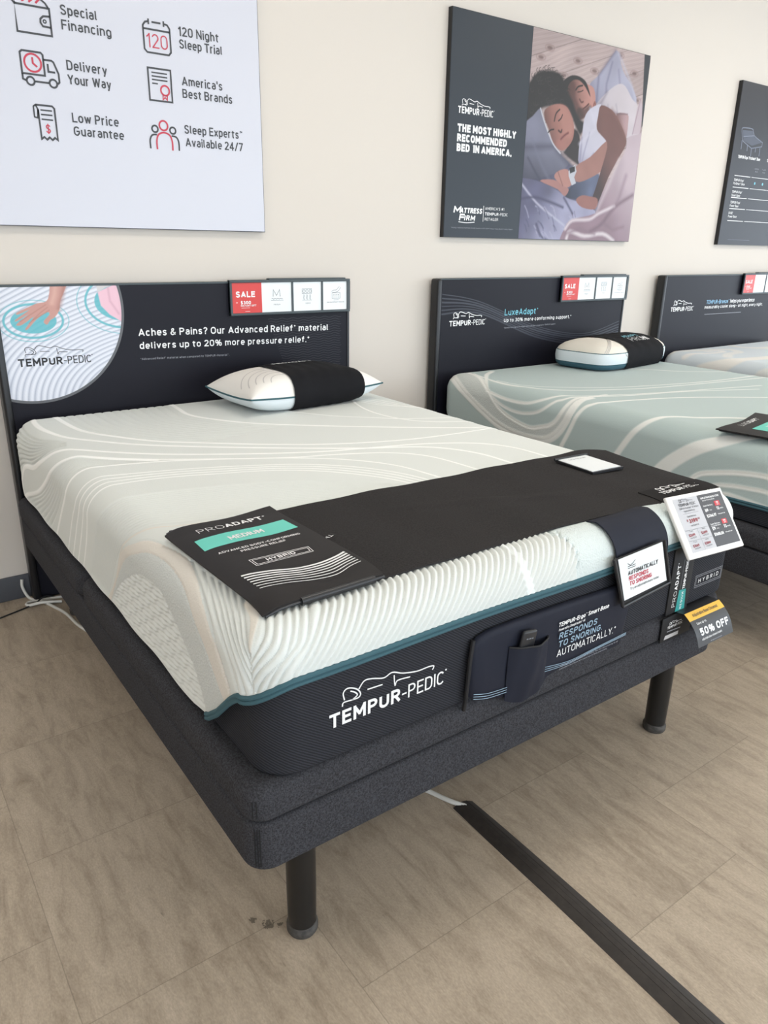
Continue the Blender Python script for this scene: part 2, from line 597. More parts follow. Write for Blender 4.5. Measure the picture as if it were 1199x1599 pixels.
# ------------------------------------------------------------------ a photograph print as a fine grid with a colour per point
def paint(x0, x1, z0, z1, step, base, shapes, clip=None):
    nx, nz = int((x1 - x0) / step) + 1, int((z1 - z0) / step) + 1
    X, Z = np.meshgrid(np.linspace(x0, x1, nx), np.linspace(z0, z1, nz))
    C = np.empty((nz, nx, 3))
    C[:] = base(X, Z) if callable(base) else np.array([lin(k) for k in base])
    for sh in shapes:
        kind, pts, col, soft = sh[:4]
        P = np.array(pts, float)
        if kind == 'poly':
            d = poly_sd(P, X, Z)
            a = np.clip(0.5 - d / soft, 0, 1)
        else:
            d = line_d(P, X, Z)
            a = np.clip((sh[4] - d) / soft + 0.5, 0, 1)
        al = sh[5] if len(sh) > 5 else 1.0
        a = (a * a * (3 - 2 * a) * al)[..., None]
        cc = col(X, Z) if callable(col) else np.array([lin(k) for k in col])
        C = C * (1 - a) + cc * a
    return X, Z, C


def line_d(P, X, Z):
    D = np.full(X.shape, 1e9)
    for a, b in zip(P[:-1], P[1:]):
        ab = b - a
        t = np.clip(((X - a[0]) * ab[0] + (Z - a[1]) * ab[1]) / (ab @ ab + 1e-12), 0, 1)
        D = np.minimum(D, np.hypot(X - a[0] - t * ab[0], Z - a[1] - t * ab[1]))
    return D


def inside(P, X, Z):
    ins = np.zeros(X.shape, bool)
    n = len(P)
    j = n - 1
    for i in range(n):
        xi, zi, xj, zj = P[i][0], P[i][1], P[j][0], P[j][1]
        ins ^= ((zi > Z) != (zj > Z)) & (X < (xj - xi) * (Z - zi) / (zj - zi + 1e-12) + xi)
        j = i
    return ins


def poly_sd(P, X, Z):
    d = line_d(np.vstack([P, P[:1]]), X, Z)
    return np.where(inside(P, X, Z), -d, d)


def grid_print(name, X, Z, C, y, m, parent, keep=None):
    nz, nx = X.shape
    me = bpy.data.meshes.new(name)
    b = parent['_base']
    V = np.stack([X - b[0], np.full(X.shape, y) - b[1], Z - b[2]], -1).reshape(-1, 3)
    I = np.arange(nz * nx).reshape(nz, nx)
    Q = np.stack([I[:-1, :-1], I[:-1, 1:], I[1:, 1:], I[1:, :-1]], -1).reshape(-1, 4)
    if keep is not None:
        k = keep.reshape(-1)
        Q = Q[k[Q].all(1)]
        used = np.unique(Q)
        mp = np.full(nz * nx, -1)
        mp[used] = np.arange(len(used))
        V, Q, C = V[used], mp[Q], C.reshape(-1, 3)[used]
    o = fast_mesh(me, V, Q, C.reshape(-1, 3))
    o.data.materials.append(m)
    o.parent = parent
    return o


def fast_mesh(me, V, Q, C=None, extra=None):
    nv, nq = len(V), len(Q)
    me.vertices.add(nv)
    me.vertices.foreach_set('co', np.ascontiguousarray(V, np.float32).ravel())
    me.loops.add(nq * 4)
    me.loops.foreach_set('vertex_index', np.ascontiguousarray(Q, np.int32).ravel())
    me.polygons.add(nq)
    me.polygons.foreach_set('loop_start', np.arange(nq, dtype=np.int32) * 4)
    me.polygons.foreach_set('use_smooth', np.ones(nq, bool))
    if C is not None:
        a = me.color_attributes.new('print', 'FLOAT_COLOR', 'POINT')
        a.data.foreach_set('color', np.concatenate([C, np.ones((nv, 1))], 1).astype(np.float32).ravel())
    if extra is not None:
        a = me.attributes.new('weave', 'FLOAT', 'POINT')
        a.data.foreach_set('value', extra.astype(np.float32))
    me.update(calc_edges=True)
    me.validate()
    o = bpy.data.objects.new(me.name, me)
    COL.objects.link(o)
    return o

# ------------------------------------------------------------------ colours
WHITE = mat('print_white', rgb(240, 240, 240), 0.5)
PRINT_DARK = mat('print_dark', rgb(62, 64, 68), 0.5)
PRINT_RED = mat('print_red', rgb(196, 60, 80), 0.5)
SALE_RED = mat('sale_red', rgb(214, 62, 58), 0.4)
CARD = mat('card_white', rgb(238, 242, 243), 0.4)
CARD_GREY = mat('card_grey_ink', rgb(120, 122, 128), 0.5)
NAVY = mat('headboard_navy', rgb(27, 27, 36), 0.45, spec=0.2, noise=(3, rgb(24, 24, 33), 0.5))
NAVY_L = mat('headboard_swoosh', rgb(40, 43, 56), 0.42)
NAVY_LL = mat('headboard_ripple', rgb(31, 32, 42), 0.38)
FRAME_B = mat('black_metal', rgb(17, 18, 22), 0.35)
HOLDER = mat('holder_grey', rgb(66, 76, 80), 0.45)
TEAL = mat('teal_print', rgb(104, 206, 190), 0.5)
TEAL_D = mat('teal_ribbon', rgb(48, 150, 146), 0.5)
AQUA = mat('aqua_print', rgb(120, 196, 214), 0.5)
SKYB = mat('sky_print', rgb(140, 190, 222), 0.5)
BLUEGREY = mat('bluegrey_print', rgb(150, 176, 196), 0.5)
GREY_INK = mat('faint_ink', rgb(150, 152, 160), 0.5)
INK = mat('black_ink', rgb(26, 27, 32), 0.5)
CHAR = mat('charcoal_heather', rgb(47, 46, 48), 0.95, spec=0.12, noise=(330, rgb(86, 87, 93), 0.52), bump=(420, 0.35, 0.0015))
BORDER = mat('border_twill', rgb(37, 37, 40), 0.9, spec=0.15, weave=(62, rgb(69, 71, 79), 0.95, 0.55), bump=(0, 0.5, 0.001))
SEAM = mat('dark_stitch', rgb(24, 24, 26), 0.9)
VINYL = mat('black_vinyl', rgb(38, 35, 35), 0.55, spec=0.25, noise=(4, rgb(34, 31, 32), 0.6), bump=(30, 0.12, 0.002))
VINYL_E = mat('black_vinyl_edge', rgb(34, 35, 38), 0.35)
RUN = mat('runner_felt', rgb(46, 44, 44), 0.95, spec=0.12, noise=(300, rgb(66, 64, 64), 0.5), bump=(400, 0.3, 0.0012))
RUN_P = mat('runner_patch', rgb(42, 40, 40), 0.95, spec=0.12)
NYLON = mat('navy_nylon', rgb(34, 37, 49), 0.65, spec=0.2, noise=(5, rgb(29, 31, 41), 0.6), bump=(18, 0.25, 0.004))
NYLON_B = mat('black_binding', rgb(22, 22, 25), 0.7)
BLKCLOTH = mat('black_sleeve_cloth', rgb(26, 26, 29), 0.8, spec=0.15, noise=(9, rgb(22, 22, 25), 0.7), bump=(26, 0.25, 0.004))
PIPE = mat('teal_piping', rgb(58, 94, 104), 0.8)
PLASTIC_W = mat('white_plastic', rgb(236, 234, 230), 0.4)
PLASTIC_B = mat('black_plastic', rgb(30, 31, 35), 0.4)
LEG = mat('black_steel', rgb(22, 22, 23), 0.3)
RUBBER = mat('rubber_foot', rgb(52, 50, 48), 0.7, noise=(80, rgb(96, 92, 88), 0.5))
CORD_W = mat('white_cord', rgb(214, 212, 206), 0.5)
CORD_B = mat('black_cord', rgb(24, 24, 26), 0.5)
PRINT = mat('photo_print', (0.5, 0.5, 0.5, 1), 0.5, attr='print')
YELLOW = mat('card_yellow', rgb(246, 190, 66), 0.5)
CARDBLK = mat('card_charcoal', rgb(54, 55, 58), 0.4)
POSTER_GREY = mat('poster_slate', rgb(48, 55, 63), 0.4, spec=0.3)
POSTER_BLK = mat('poster_charcoal', rgb(41, 42, 49), 0.4, spec=0.3)
SIGN_W = mat('sign_white', rgb(208, 209, 219), 0.35, spec=0.5)
SIGN_EDGE = mat('sign_edge', rgb(66, 68, 78), 0.5)
EINK = mat('eink_grey', rgb(192, 192, 196), 0.5)
EINK_D = mat('eink_dark', rgb(74, 74, 78), 0.5)
EINK_R = mat('eink_red', rgb(150, 44, 52), 0.5)

# ------------------------------------------------------------------ the room
wall_m = mat('wall_paint', rgb(218, 210, 201), 0.75, spec=0.25, bump=(90, 0.06, 0.002))
ceil_m = mat('ceiling_paint', rgb(235, 233, 228), 0.9)
base_m = mat('vinyl_cove', rgb(72, 74, 80), 0.5)

fl = bpy.data.materials.new('floor_tile')
fl.use_nodes = True
N, L = fl.node_tree.nodes, fl.node_tree.links
b = N['Principled BSDF']
tc = N.new('ShaderNodeTexCoord')


def nmath(op, a, bb=None, v=None):
    n = N.new('ShaderNodeMath')
    n.operation = op
    for i, q in enumerate((a, bb)):
        if q is None:
            continue
        if isinstance(q, (int, float)):
            n.inputs[i].default_value = q
        else:
            L.new(q, n.inputs[i])
    return n.outputs[0]


sep = N.new('ShaderNodeSeparateXYZ')
L.new(tc.outputs['Object'], sep.inputs[0])
TW = 0.475
cx = nmath('DIVIDE', nmath('ADD', sep.outputs[0], 0.312 + 10 * TW), TW)
ci = nmath('FLOOR', cx)
cf = nmath('SUBTRACT', cx, ci)
odd = nmath('MODULO', ci, 2.0)
cy = nmath('ADD', nmath('DIVIDE', nmath('ADD', sep.outputs[1], 1.038 + 20 * TW), TW), nmath('MULTIPLY', odd, 0.5))
ri = nmath('FLOOR', cy)
rf = nmath('SUBTRACT', cy, ri)
ex = nmath('MINIMUM', cf, nmath('SUBTRACT', 1.0, cf))
ey = nmath('MINIMUM', rf, nmath('SUBTRACT', 1.0, rf))
jd = nmath('MINIMUM', ex, ey)
joint = nmath('LESS_THAN', jd, 0.0022)
cmb = N.new('ShaderNodeCombineXYZ')
L.new(ci, cmb.inputs[0])
L.new(ri, cmb.inputs[1])
wn = N.new('ShaderNodeTexWhiteNoise')
wn.noise_dimensions = '3D'
L.new(cmb.outputs[0], wn.inputs['Vector'])
off = N.new('ShaderNodeVectorMath')
off.operation = 'MULTIPLY_ADD'
L.new(wn.outputs['Color'], off.inputs[0])
off.inputs[1].default_value = (7, 7, 7)
L.new(tc.outputs['Object'], off.inputs[2])
mp = N.new('ShaderNodeMapping')
mp.inputs['Scale'].default_value = (24, 5.5, 1)
L.new(off.outputs[0], mp.inputs[0])
n1 = N.new('ShaderNodeTexNoise')
n1.inputs['Scale'].default_value = 1.0
n1.inputs['Detail'].default_value = 7
n1.inputs['Roughness'].default_value = 0.74
n1.inputs['Distortion'].default_value = 0.5
L.new(mp.outputs[0], n1.inputs['Vector'])
cr = N.new('ShaderNodeValToRGB')
e = cr.color_ramp.elements
e[0].position, e[0].color = 0.30, FLOOR_A
e[1].position, e[1].color = 0.72, FLOOR_C
k = e.new(0.5)
k.color = FLOOR_B
L.new(n1.outputs['Fac'], cr.inputs[0])
mp2 = N.new('ShaderNodeMapping')
mp2.inputs['Scale'].default_value = (330, 150, 1)
L.new(off.outputs[0], mp2.inputs[0])
n2 = N.new('ShaderNodeTexNoise')
n2.inputs['Scale'].default_value = 1.0
n2.inputs['Detail'].default_value = 3
L.new(mp2.outputs[0], n2.inputs['Vector'])
mr = N.new('ShaderNodeMapRange')
mr.inputs[1].default_value = 0.3
mr.inputs[2].default_value = 0.7
mr.inputs[3].default_value = 0.88
mr.inputs[4].default_value = 1.1
L.new(n2.outputs['Fac'], mr.inputs[0])
# sparse darker flecks
mp3 = N.new('ShaderNodeMapping')
mp3.inputs['Scale'].default_value = (38, 13, 1)
L.new(off.outputs[0], mp3.inputs[0])
n3 = N.new('ShaderNodeTexNoise')
n3.inputs['Scale'].default_value = 1.0
n3.inputs['Detail'].default_value = 6
n3.inputs['Roughness'].default_value = 0.7
L.new(mp3.outputs[0], n3.inputs['Vector'])
mr3 = N.new('ShaderNodeMapRange')
mr3.inputs[1].default_value = 0.66
mr3.inputs[2].default_value = 0.76
mr3.inputs[3].default_value = 1.0
mr3.inputs[4].default_value = 0.62
L.new(n3.outputs['Fac'], mr3.inputs[0])
tone = nmath('ADD', nmath('MULTIPLY', wn.outputs['Value'], 0.07), 0.965)
tone = nmath('MULTIPLY', tone, nmath('SUBTRACT', 1.0, nmath('MULTIPLY', joint, 0.28)))
tone = nmath('MULTIPLY', tone, mr.outputs[0])
tone = nmath('MULTIPLY', tone, mr3.outputs[0])
# dark grime spots dragged next to the bed foot
for (gx, gy, gr) in ((.078, -1.985, .020), (.055, -1.955, .012), (.098, -2.0, .010)):
    dx_ = nmath('POWER', nmath('SUBTRACT', sep.outputs[0], gx), 2.0)
    dy_ = nmath('POWER', nmath('SUBTRACT', sep.outputs[1], gy), 2.0)
    dd_ = nmath('DIVIDE', nmath('SQRT', nmath('ADD', dx_, dy_)), gr)
    msk = nmath('GREATER_THAN', nmath('SUBTRACT', nmath('MULTIPLY', n2.outputs['Fac'], 2.0), dd_), .45)
    tone = nmath('MULTIPLY', tone, nmath('SUBTRACT', 1.0, nmath('MULTIPLY', msk, .62)))
vm = N.new('ShaderNodeVectorMath')
vm.operation = 'SCALE'
L.new(cr.outputs[0], vm.inputs[0])
L.new(tone, vm.inputs['Scale'])
L.new(vm.outputs[0], b.inputs['Base Color'])
b.inputs['Roughness'].default_value = 0.48
b.inputs['Specular IOR Level'].default_value = 0.4
bp = N.new('ShaderNodeBump')
bp.inputs['Strength'].default_value = 0.12
bp.inputs['Distance'].default_value = 0.003
L.new(n1.outputs['Fac'], bp.inputs['Height'])
L.new(bp.outputs[0], b.inputs['Normal'])


def struct(name, boxes, m, bev=0.0):
    mb = MB()
    for q in boxes:
        mb.box(*q, m, bev)
    return mb.build(name, kind='structure')


X0, X1, Y0 = ROOM_X0, ROOM_X1, ROOM_Y0
struct('floor', [(X0 - .15, X1 + .15, Y0 - .15, .15, -.1, 0)], fl)
struct('wall_back', [(X0, X1, 0, .15, 0, CEIL)], wall_m)
struct('wall_left', [(X0 - .15, X0, Y0, .15, 0, CEIL)], wall_m)
struct('ceiling', [(X0 - .15, X1 + .15, Y0 - .15, .15, CEIL, CEIL + .1)], ceil_m)
struct('baseboard_back', [(X0, X1, -.008, 0, 0, .102)], base_m, 0.003)
# storefront: posts, low wall and header around big window openings at the front and on the right
WZ0, WZ1 = 0.25, 2.75
fx = [X0, -1.9, 1.2, 4.3, 7.4, X1]
parts = [(X0, X1, Y0 - .15, Y0, 0, WZ0), (X0, X1, Y0 - .15, Y0, WZ1, CEIL)] + [(x - .09, x + .09, Y0 - .15, Y0, WZ0, WZ1) for x in fx]
struct('wall_front', parts, wall_m)
ry = [Y0, -4.2, -.6]
parts = [(X1, X1 + .15, Y0, .15, 0, WZ0), (X1, X1 + .15, Y0, .15, WZ1, CEIL)] + [(X1, X1 + .15, y - .09, y + .09, WZ0, WZ1) for y in ry] + [(X1, X1 + .15, -.51, .15, WZ0, WZ1)]
struct('wall_right', parts, wall_m)
k = 0
for i in range(5):
    k += 1
    xa, xb = fx[i] + .09, fx[i + 1] - .09
    struct('window_%d' % k, [(xa, xa + .05, Y0 - .1, Y0 - .04, WZ0, WZ1), (xb - .05, xb, Y0 - .1, Y0 - .04, WZ0, WZ1), (xa, xb, Y0 - .1, Y0 - .04, WZ0, WZ0 + .05), (xa, xb, Y0 - .1, Y0 - .04, WZ1 - .05, WZ1)], FRAME_B)
    area('window_portal', ((xa + xb) / 2, Y0 - .02, (WZ0 + WZ1) / 2), (math.radians(90), 0, 0), xb - xa, WZ1 - WZ0, 1, (1, 1, 1), portal=True)
for i in range(2):
    k += 1
    ya, yb = ry[i] + .09, ry[i + 1] - .09
    struct('window_%d' % k, [(X1 + .04, X1 + .1, ya, ya + .05, WZ0, WZ1), (X1 + .04, X1 + .1, yb - .05, yb, WZ0, WZ1), (X1 + .04, X1 + .1, ya, yb, WZ0, WZ0 + .05), (X1 + .04, X1 + .1, ya, yb, WZ1 - .05, WZ1)], FRAME_B)
    area('window_portal', (X1 + .02, (ya + yb) / 2, (WZ0 + WZ1) / 2), (0, math.radians(90), 0), WZ1 - WZ0, yb - ya, 1, (1, 1, 1), portal=True)
glow = mat('lamp_diffuser', rgb(255, 250, 240), 0.5, emit=(LAMP_COL, LAMP_E))
for i, (lx, ly) in enumerate(LAMPS):
    t = thing('ceiling_light', (lx, ly, CEIL - .05), 'white recessed ceiling light panel over the showroom, row %s' % ('nearer the wall' if ly > -2.5 else 'nearer the windows'), 'ceiling light', 'ceiling light panels')
    mb = MB()
    for q in ((lx - .62, lx + .62, ly - .32, ly - .29), (lx - .62, lx + .62, ly + .29, ly + .32), (lx - .62, lx - .59, ly - .29, ly + .29), (lx + .59, lx + .62, ly - .29, ly + .29)):
        mb.box(*q, CEIL - .04, CEIL - .002, PLASTIC_W)
    mb.build('frame', t)
    mb = MB()
    mb.box(lx - .59, lx + .59, ly - .29, ly + .29, CEIL - .03, CEIL - .012, glow)
    mb.build('diffuser', t)


# ------------------------------------------------------------------ mattresses
class Surf:
    """the rounded top of a mattress, unrolled: (U, V) on the flat top are world x, y; past the edge they run down the side"""
    flare = 0.0      # the right side swells a little towards the foot

    def __init__(s, x0, x1, yF, yR, zt, r):
        s.x0, s.x1, s.yF, s.yR, s.zt, s.r = x0, x1, yF, yR, zt, r

    def at(s, U, V):
        r = s.r
        cx = np.clip(U, s.x0 + r, s.x1 - r)
        cy = np.clip(V, s.yF + r, s.yR - r)
        dx, dy = U - cx, V - cy
        e = np.hypot(dx, dy)
        ee = np.maximum(e, 1e-9)
        nx, ny = dx / ee, dy / ee
        a = np.minimum(e / r, np.pi / 2)
        h = r * np.sin(a)
        dz = r * (1 - np.cos(a)) + np.maximum(e - r * np.pi / 2, 0)
        X = cx + nx * h
        Y = cy + ny * h
        xm = (s.x0 + s.x1) / 2
        X = X + s.flare * np.clip((X - xm) / (s.x1 - xm), 0, 1) * np.clip((Y - s.yF - 1.0) / -1.0, 0, 1)
        P = np.stack([X, Y, s.zt - dz], -1)
        Nn = np.stack([nx * np.sin(a), ny * np.sin(a), np.cos(a)], -1)
        return P, Nn

    def pt(s, U, V, d=0.0):
        P, Nn = s.at(np.array([float(U)]), np.array([float(V)]))
        return tuple((P + Nn * d)[0])


def interp_lines(A, B, n, ends=False):
    A, B = resample(A, 40), resample(B, 40)
    ks = np.linspace(0, 1, n) if ends else [(i + 1) / (n + 1) for i in range(n)]
    return [A * (1 - t) + B * t for t in ks]


def resample(P, n):
    P = np.array(smooth(P, 8), float)
    d = np.r_[0, np.cumsum(np.hypot(*np.diff(P, axis=0).T))]
    t = np.linspace(0, d[-1], n)
    return np.stack([np.interp(t, d, P[:, 0]), np.interp(t, d, P[:, 1])], 1)


def dense(P, step=0.004):
    P = np.array(P, float)
    d = np.r_[0, np.cumsum(np.hypot(*np.diff(P, axis=0).T))]
    n = max(2, int(d[-1] / step))
    t = np.linspace(0, d[-1], n)
    return np.stack([np.interp(t, d, P[:, 0]), np.interp(t, d, P[:, 1])], 1)


def knit(name, sf, parent, m, eL, eF, eR, uS, vS, bands, grooves, regions, base, amp, soft=.003):
    """sf Surf; eL(V), eF(U), eR: depth of the top knit past the flat on the left, foot and right; uS, vS = (nside, ncore) samples"""
    r = sf.r
    ul = np.linspace(-1, 0, uS[0])[:-1]
    uc = np.linspace(sf.x0 + r, sf.x1 - r, uS[1])
    ur = np.linspace(0, 1, uS[2])[1:]
    vf = np.linspace(-1, 0, vS[0])[:-1]
    vc = np.r_[np.linspace(sf.yF + r, sf.yF + r + 0.25, vS[1])[:-1], np.linspace(sf.yF + r + 0.25, sf.yR - r, vS[2])]
    vr = np.linspace(0, 1, 24)[1:]
    gu = np.r_[ul, np.zeros(len(uc)), ur]
    gx = np.r_[np.full(len(ul), sf.x0 + r), uc, np.full(len(ur), sf.x1 - r)]
    gv = np.r_[vf, np.zeros(len(vc)), vr]
    gy = np.r_[np.full(len(vf), sf.yF + r), vc, np.full(len(vr), sf.yR - r)]
    GU, GV = np.meshgrid(gu, gv)
    CX, CY = np.meshgrid(gx, gy)
    g = np.maximum(abs(GU), abs(GV))
    ratio = np.minimum(abs(GU), abs(GV)) / np.maximum(g, 1e-9)
    ang = np.where(abs(GU) >= abs(GV), ratio, 2 - ratio) * math.pi / 4      # 0 = sideways, pi/2 = foot/head
    ang = np.where((GU == 0) & (GV != 0), math.pi / 2, ang)
    eside = np.where(GU <= 0, eL(CY), eR)
    efoot = np.where(GV <= 0, eF(CX), 0.16)
    w = np.clip(ang / (math.pi / 2), 0, 1)
    w = w * w * (3 - 2 * w)
    E = eside * (1 - w) + efoot * w
    e = g * E
    U = CX + np.sign(GU) * e * np.cos(ang) * (GU != 0)
    V = CY + np.sign(GV) * e * np.sin(ang) * (GV != 0)
    P, Nn = sf.at(U, V)
    sh = U.shape
    Pf = P.reshape(-1, 3)
    # quilting grooves
    Hh = np.zeros(len(Pf))
    if grooves:
        pts, dep, wid = [], [], []
        for poly, d_, w_ in grooves:
            q = dense(poly)
            pts.append(q)
            dep += [d_] * len(q)
            wid += [w_] * len(q)
        q = np.concatenate(pts)
        Q3 = sf.at(q[:, 0], q[:, 1])[0]
        kd = KDTree(len(Q3))
        for i, c in enumerate(Q3):
            kd.insert(c, i)
        kd.balance()
        D = np.empty(len(Pf))
        I = np.empty(len(Pf), int)
        for i, c in enumerate(Pf):
            _, I[i], D[i] = kd.find(c)
        dep, wid = np.array(dep)[I], np.array(wid)[I]
        Hh -= dep * np.exp(-(D / wid) ** 1.25)
    Cc = np.empty((len(Pf), 3))
    Cc[:] = np.array(base)
    Wv = np.full(len(Pf), 0.25)
    Uf, Vf = U.ravel(), V.ravel()
    for poly, col, wv, lift in regions:
        P2 = np.array(smooth(poly, 4, True))
        k = inside(P2, Uf, Vf)
        if col is not None:
            Cc[k] = np.array([lin(c) for c in col])
        Wv[k] = wv
        Hh[k] += lift
    if bands:
        pts, hw, cols = [], [], []
        for poly, w0, w1, col in bands:
            q = dense(smooth(poly, 8))
            pts.append(q)
            hw += list(np.linspace(w0, w1, len(q)))
            cols += [[lin(c) for c in col]] * len(q)
        q = np.concatenate(pts)
        Q3 = sf.at(q[:, 0], q[:, 1])[0]
        hw, cols = np.array(hw), np.array(cols)
        kd = KDTree(len(Q3))
        for i, c in enumerate(Q3):
            kd.insert(c, i)
        kd.balance()
        al = np.zeros(len(Pf))
        jj = np.zeros(len(Pf), int)
        for i, c in enumerate(Pf):
            _, j, d_ = kd.find(c)
            al[i] = (hw[j] - d_) / soft + 0.5
            jj[i] = j
        al = np.clip(al, 0, 1)[:, None]
        Cc = Cc * (1 - al) + cols[jj] * al
        Hh += al[:, 0] * 0.0012
    Hh *= np.clip((1 - g.ravel()) / .05, 0, 1)
    P = (Pf + Nn.reshape(-1, 3) * (Hh * amp)[:, None]).reshape(sh + (3,))
    nz, nx = sh
    Ix = np.arange(nz * nx).reshape(sh)
    Qd = np.stack([Ix[:-1, :-1], Ix[:-1, 1:], Ix[1:, 1:], Ix[1:, :-1]], -1).reshape(-1, 4)
    bs = np.array(parent['_base'])
    o = fast_mesh(bpy.data.meshes.new(name), P.reshape(-1, 3) - bs, Qd, Cc, Wv)
    o.data.materials.append(m)
    o.parent = parent
    P0 = sf.at(U, V)[0]
    edge = np.concatenate([P0[::-1, 0][nz // 40:], P0[0, :], P0[1:, -1]])     # lower edge: left side, foot, right side
    return o, edge


def knit_mat(name, sc=420):
    m = mat(name, (0.7, 0.7, 0.7, 1), 0.85, spec=0.25, attr='print', sheen=0.1)
    N, L = m.node_tree.nodes, m.node_tree.links
    b = N['Principled BSDF']
    tc = N.new('ShaderNodeTexCoord')
    mp = N.new('ShaderNodeMapping')
    mp.inputs['Rotation'].default_value = (0.6, 0.5, 0.75)
    L.new(tc.outputs['Object'], mp.inputs['Vector'])
    w = N.new('ShaderNodeTexVoronoi')
    w.inputs['Scale'].default_value = sc * 0.5
    L.new(mp.outputs[0], w.inputs['Vector'])
    at = N.new('ShaderNodeAttribute')
    at.attribute_name = 'weave'
    bp = N.new('ShaderNodeBump')
    bp.inputs['Distance'].default_value = 0.0012
    L.new(at.outputs['Fac'], bp.inputs['Strength'])
    L.new(w.outputs['Distance'], bp.inputs['Height'])
    L.new(bp.outputs[0], b.inputs['Normal'])
    return m


def piping(edge, mb, m, r=0.005, y_max=-1.86):
    q = [tuple(c) for c in edge if c[1] < y_max][::6]
    for dz, dr in ((-0.001, 0.0), (-0.0105, -0.001)):
        mb.tube([(a, b_, c + dz) for a, b_, c in q], r, m, 8)


def legs(t, x0, x1, yF, yR, zb, inset=(.135, .07)):
    for lx in (x0 + inset[0], x1 - inset[0]):
        for ly in (yF + inset[1], yR - inset[1] - .1):
            mb = MB()
            mb.lathe(lx, ly, [(0, zb + .02), (.0315, zb + .02), (.0315, .11), (.0305, .032), (.031, .026), (.029, .024), (0, .024)], LEG)
            lg = mb.build('leg', t)
            mb = MB()
            mb.lathe(lx, ly, [(0, .026), (.031, .026), (.034, .018), (.034, .006), (.031, 0), (0, 0)], RUBBER)
            mb.build('foot_cap', lg)


def bed_base(x0, x1, yF, yR, label, zs=(.268, .383, .462), split=-0.973):
    t = thing('adjustable_bed_base', ((x0 + x1) / 2, (yF + yR) / 2, 0), label, 'bed base')
    mb = MB()
    mb.rbox(x0, x1, yF, yR, zs[0], zs[1], CHAR, rc=.05, re=.012, rbot=.016)
    for sx, sy in ((x0, yF), (x1, yF)):
        for k in (-1, 0, 1):      # stitched corner seams
            a = math.radians((225 if sx == x0 else 315) + k * 6)
            cx_, cy_ = (sx + .05 if sx == x0 else sx - .05), sy + .05
            mb.tube([(cx_ + math.cos(a) * .0505, cy_ + math.sin(a) * .0505, z) for z in (zs[0] + .016, zs[1] - .012)], .0011, SEAM, 6)
    mb.build('skirt', t)
    for nm, ya, yb in (('foot_section', yF, split - .003), ('head_section', split + .003, yR)):
        mb = MB()
        mb.rbox(x0 - .002, x1 + .002, ya, yb, zs[1] + .003, zs[2], CHAR, rc=.045, re=.026, rbot=.014)
        if nm == 'foot_section':
            for sx in (x0, x1):
                for k in (-1, 1):
                    a = math.radians((225 if sx == x0 else 315) + k * 5)
                    cx_, cy_ = (sx + .043 if sx == x0 else sx - .043), ya + .045
                    mb.tube([(cx_ + math.cos(a) * .0455, cy_ + math.sin(a) * .0455, z) for z in (zs[1] + .017, zs[2] - .026)], .0011, SEAM, 6)
        mb.build(nm, t)
    legs(t, x0, x1, yF, yR, zs[0])
    return t
# ------------------------------------------------------------------ headboards
HB_W, HB_Z = 1.54, 1.237


def headboard(x0, label):
    t = thing('headboard', (x0 + HB_W / 2, -.045, 0), label, 'headboard')
    mb = MB()
    mb.box(x0, x0 + .03, -.082, -.018, .003, HB_Z, FRAME_B, .012, 4)
    mb.box(x0 + HB_W - .014, x0 + HB_W, -.064, -.02, .003, HB_Z, FRAME_B, .004)
    mb.box(x0 + .03, x0 + HB_W - .014, -.063, -.02, HB_Z - .007, HB_Z, HOLDER, .001)
    mb.build('frame', t)
    return t


def hb_panel(t, x0, prints):
    mb = MB()
    mb.box(x0 + .028, x0 + HB_W - .013, -.06, -.025, .004, HB_Z - .007, NAVY)
    prints(Print(mb, wallf(-.06)))
    return mb.build('panel', t)


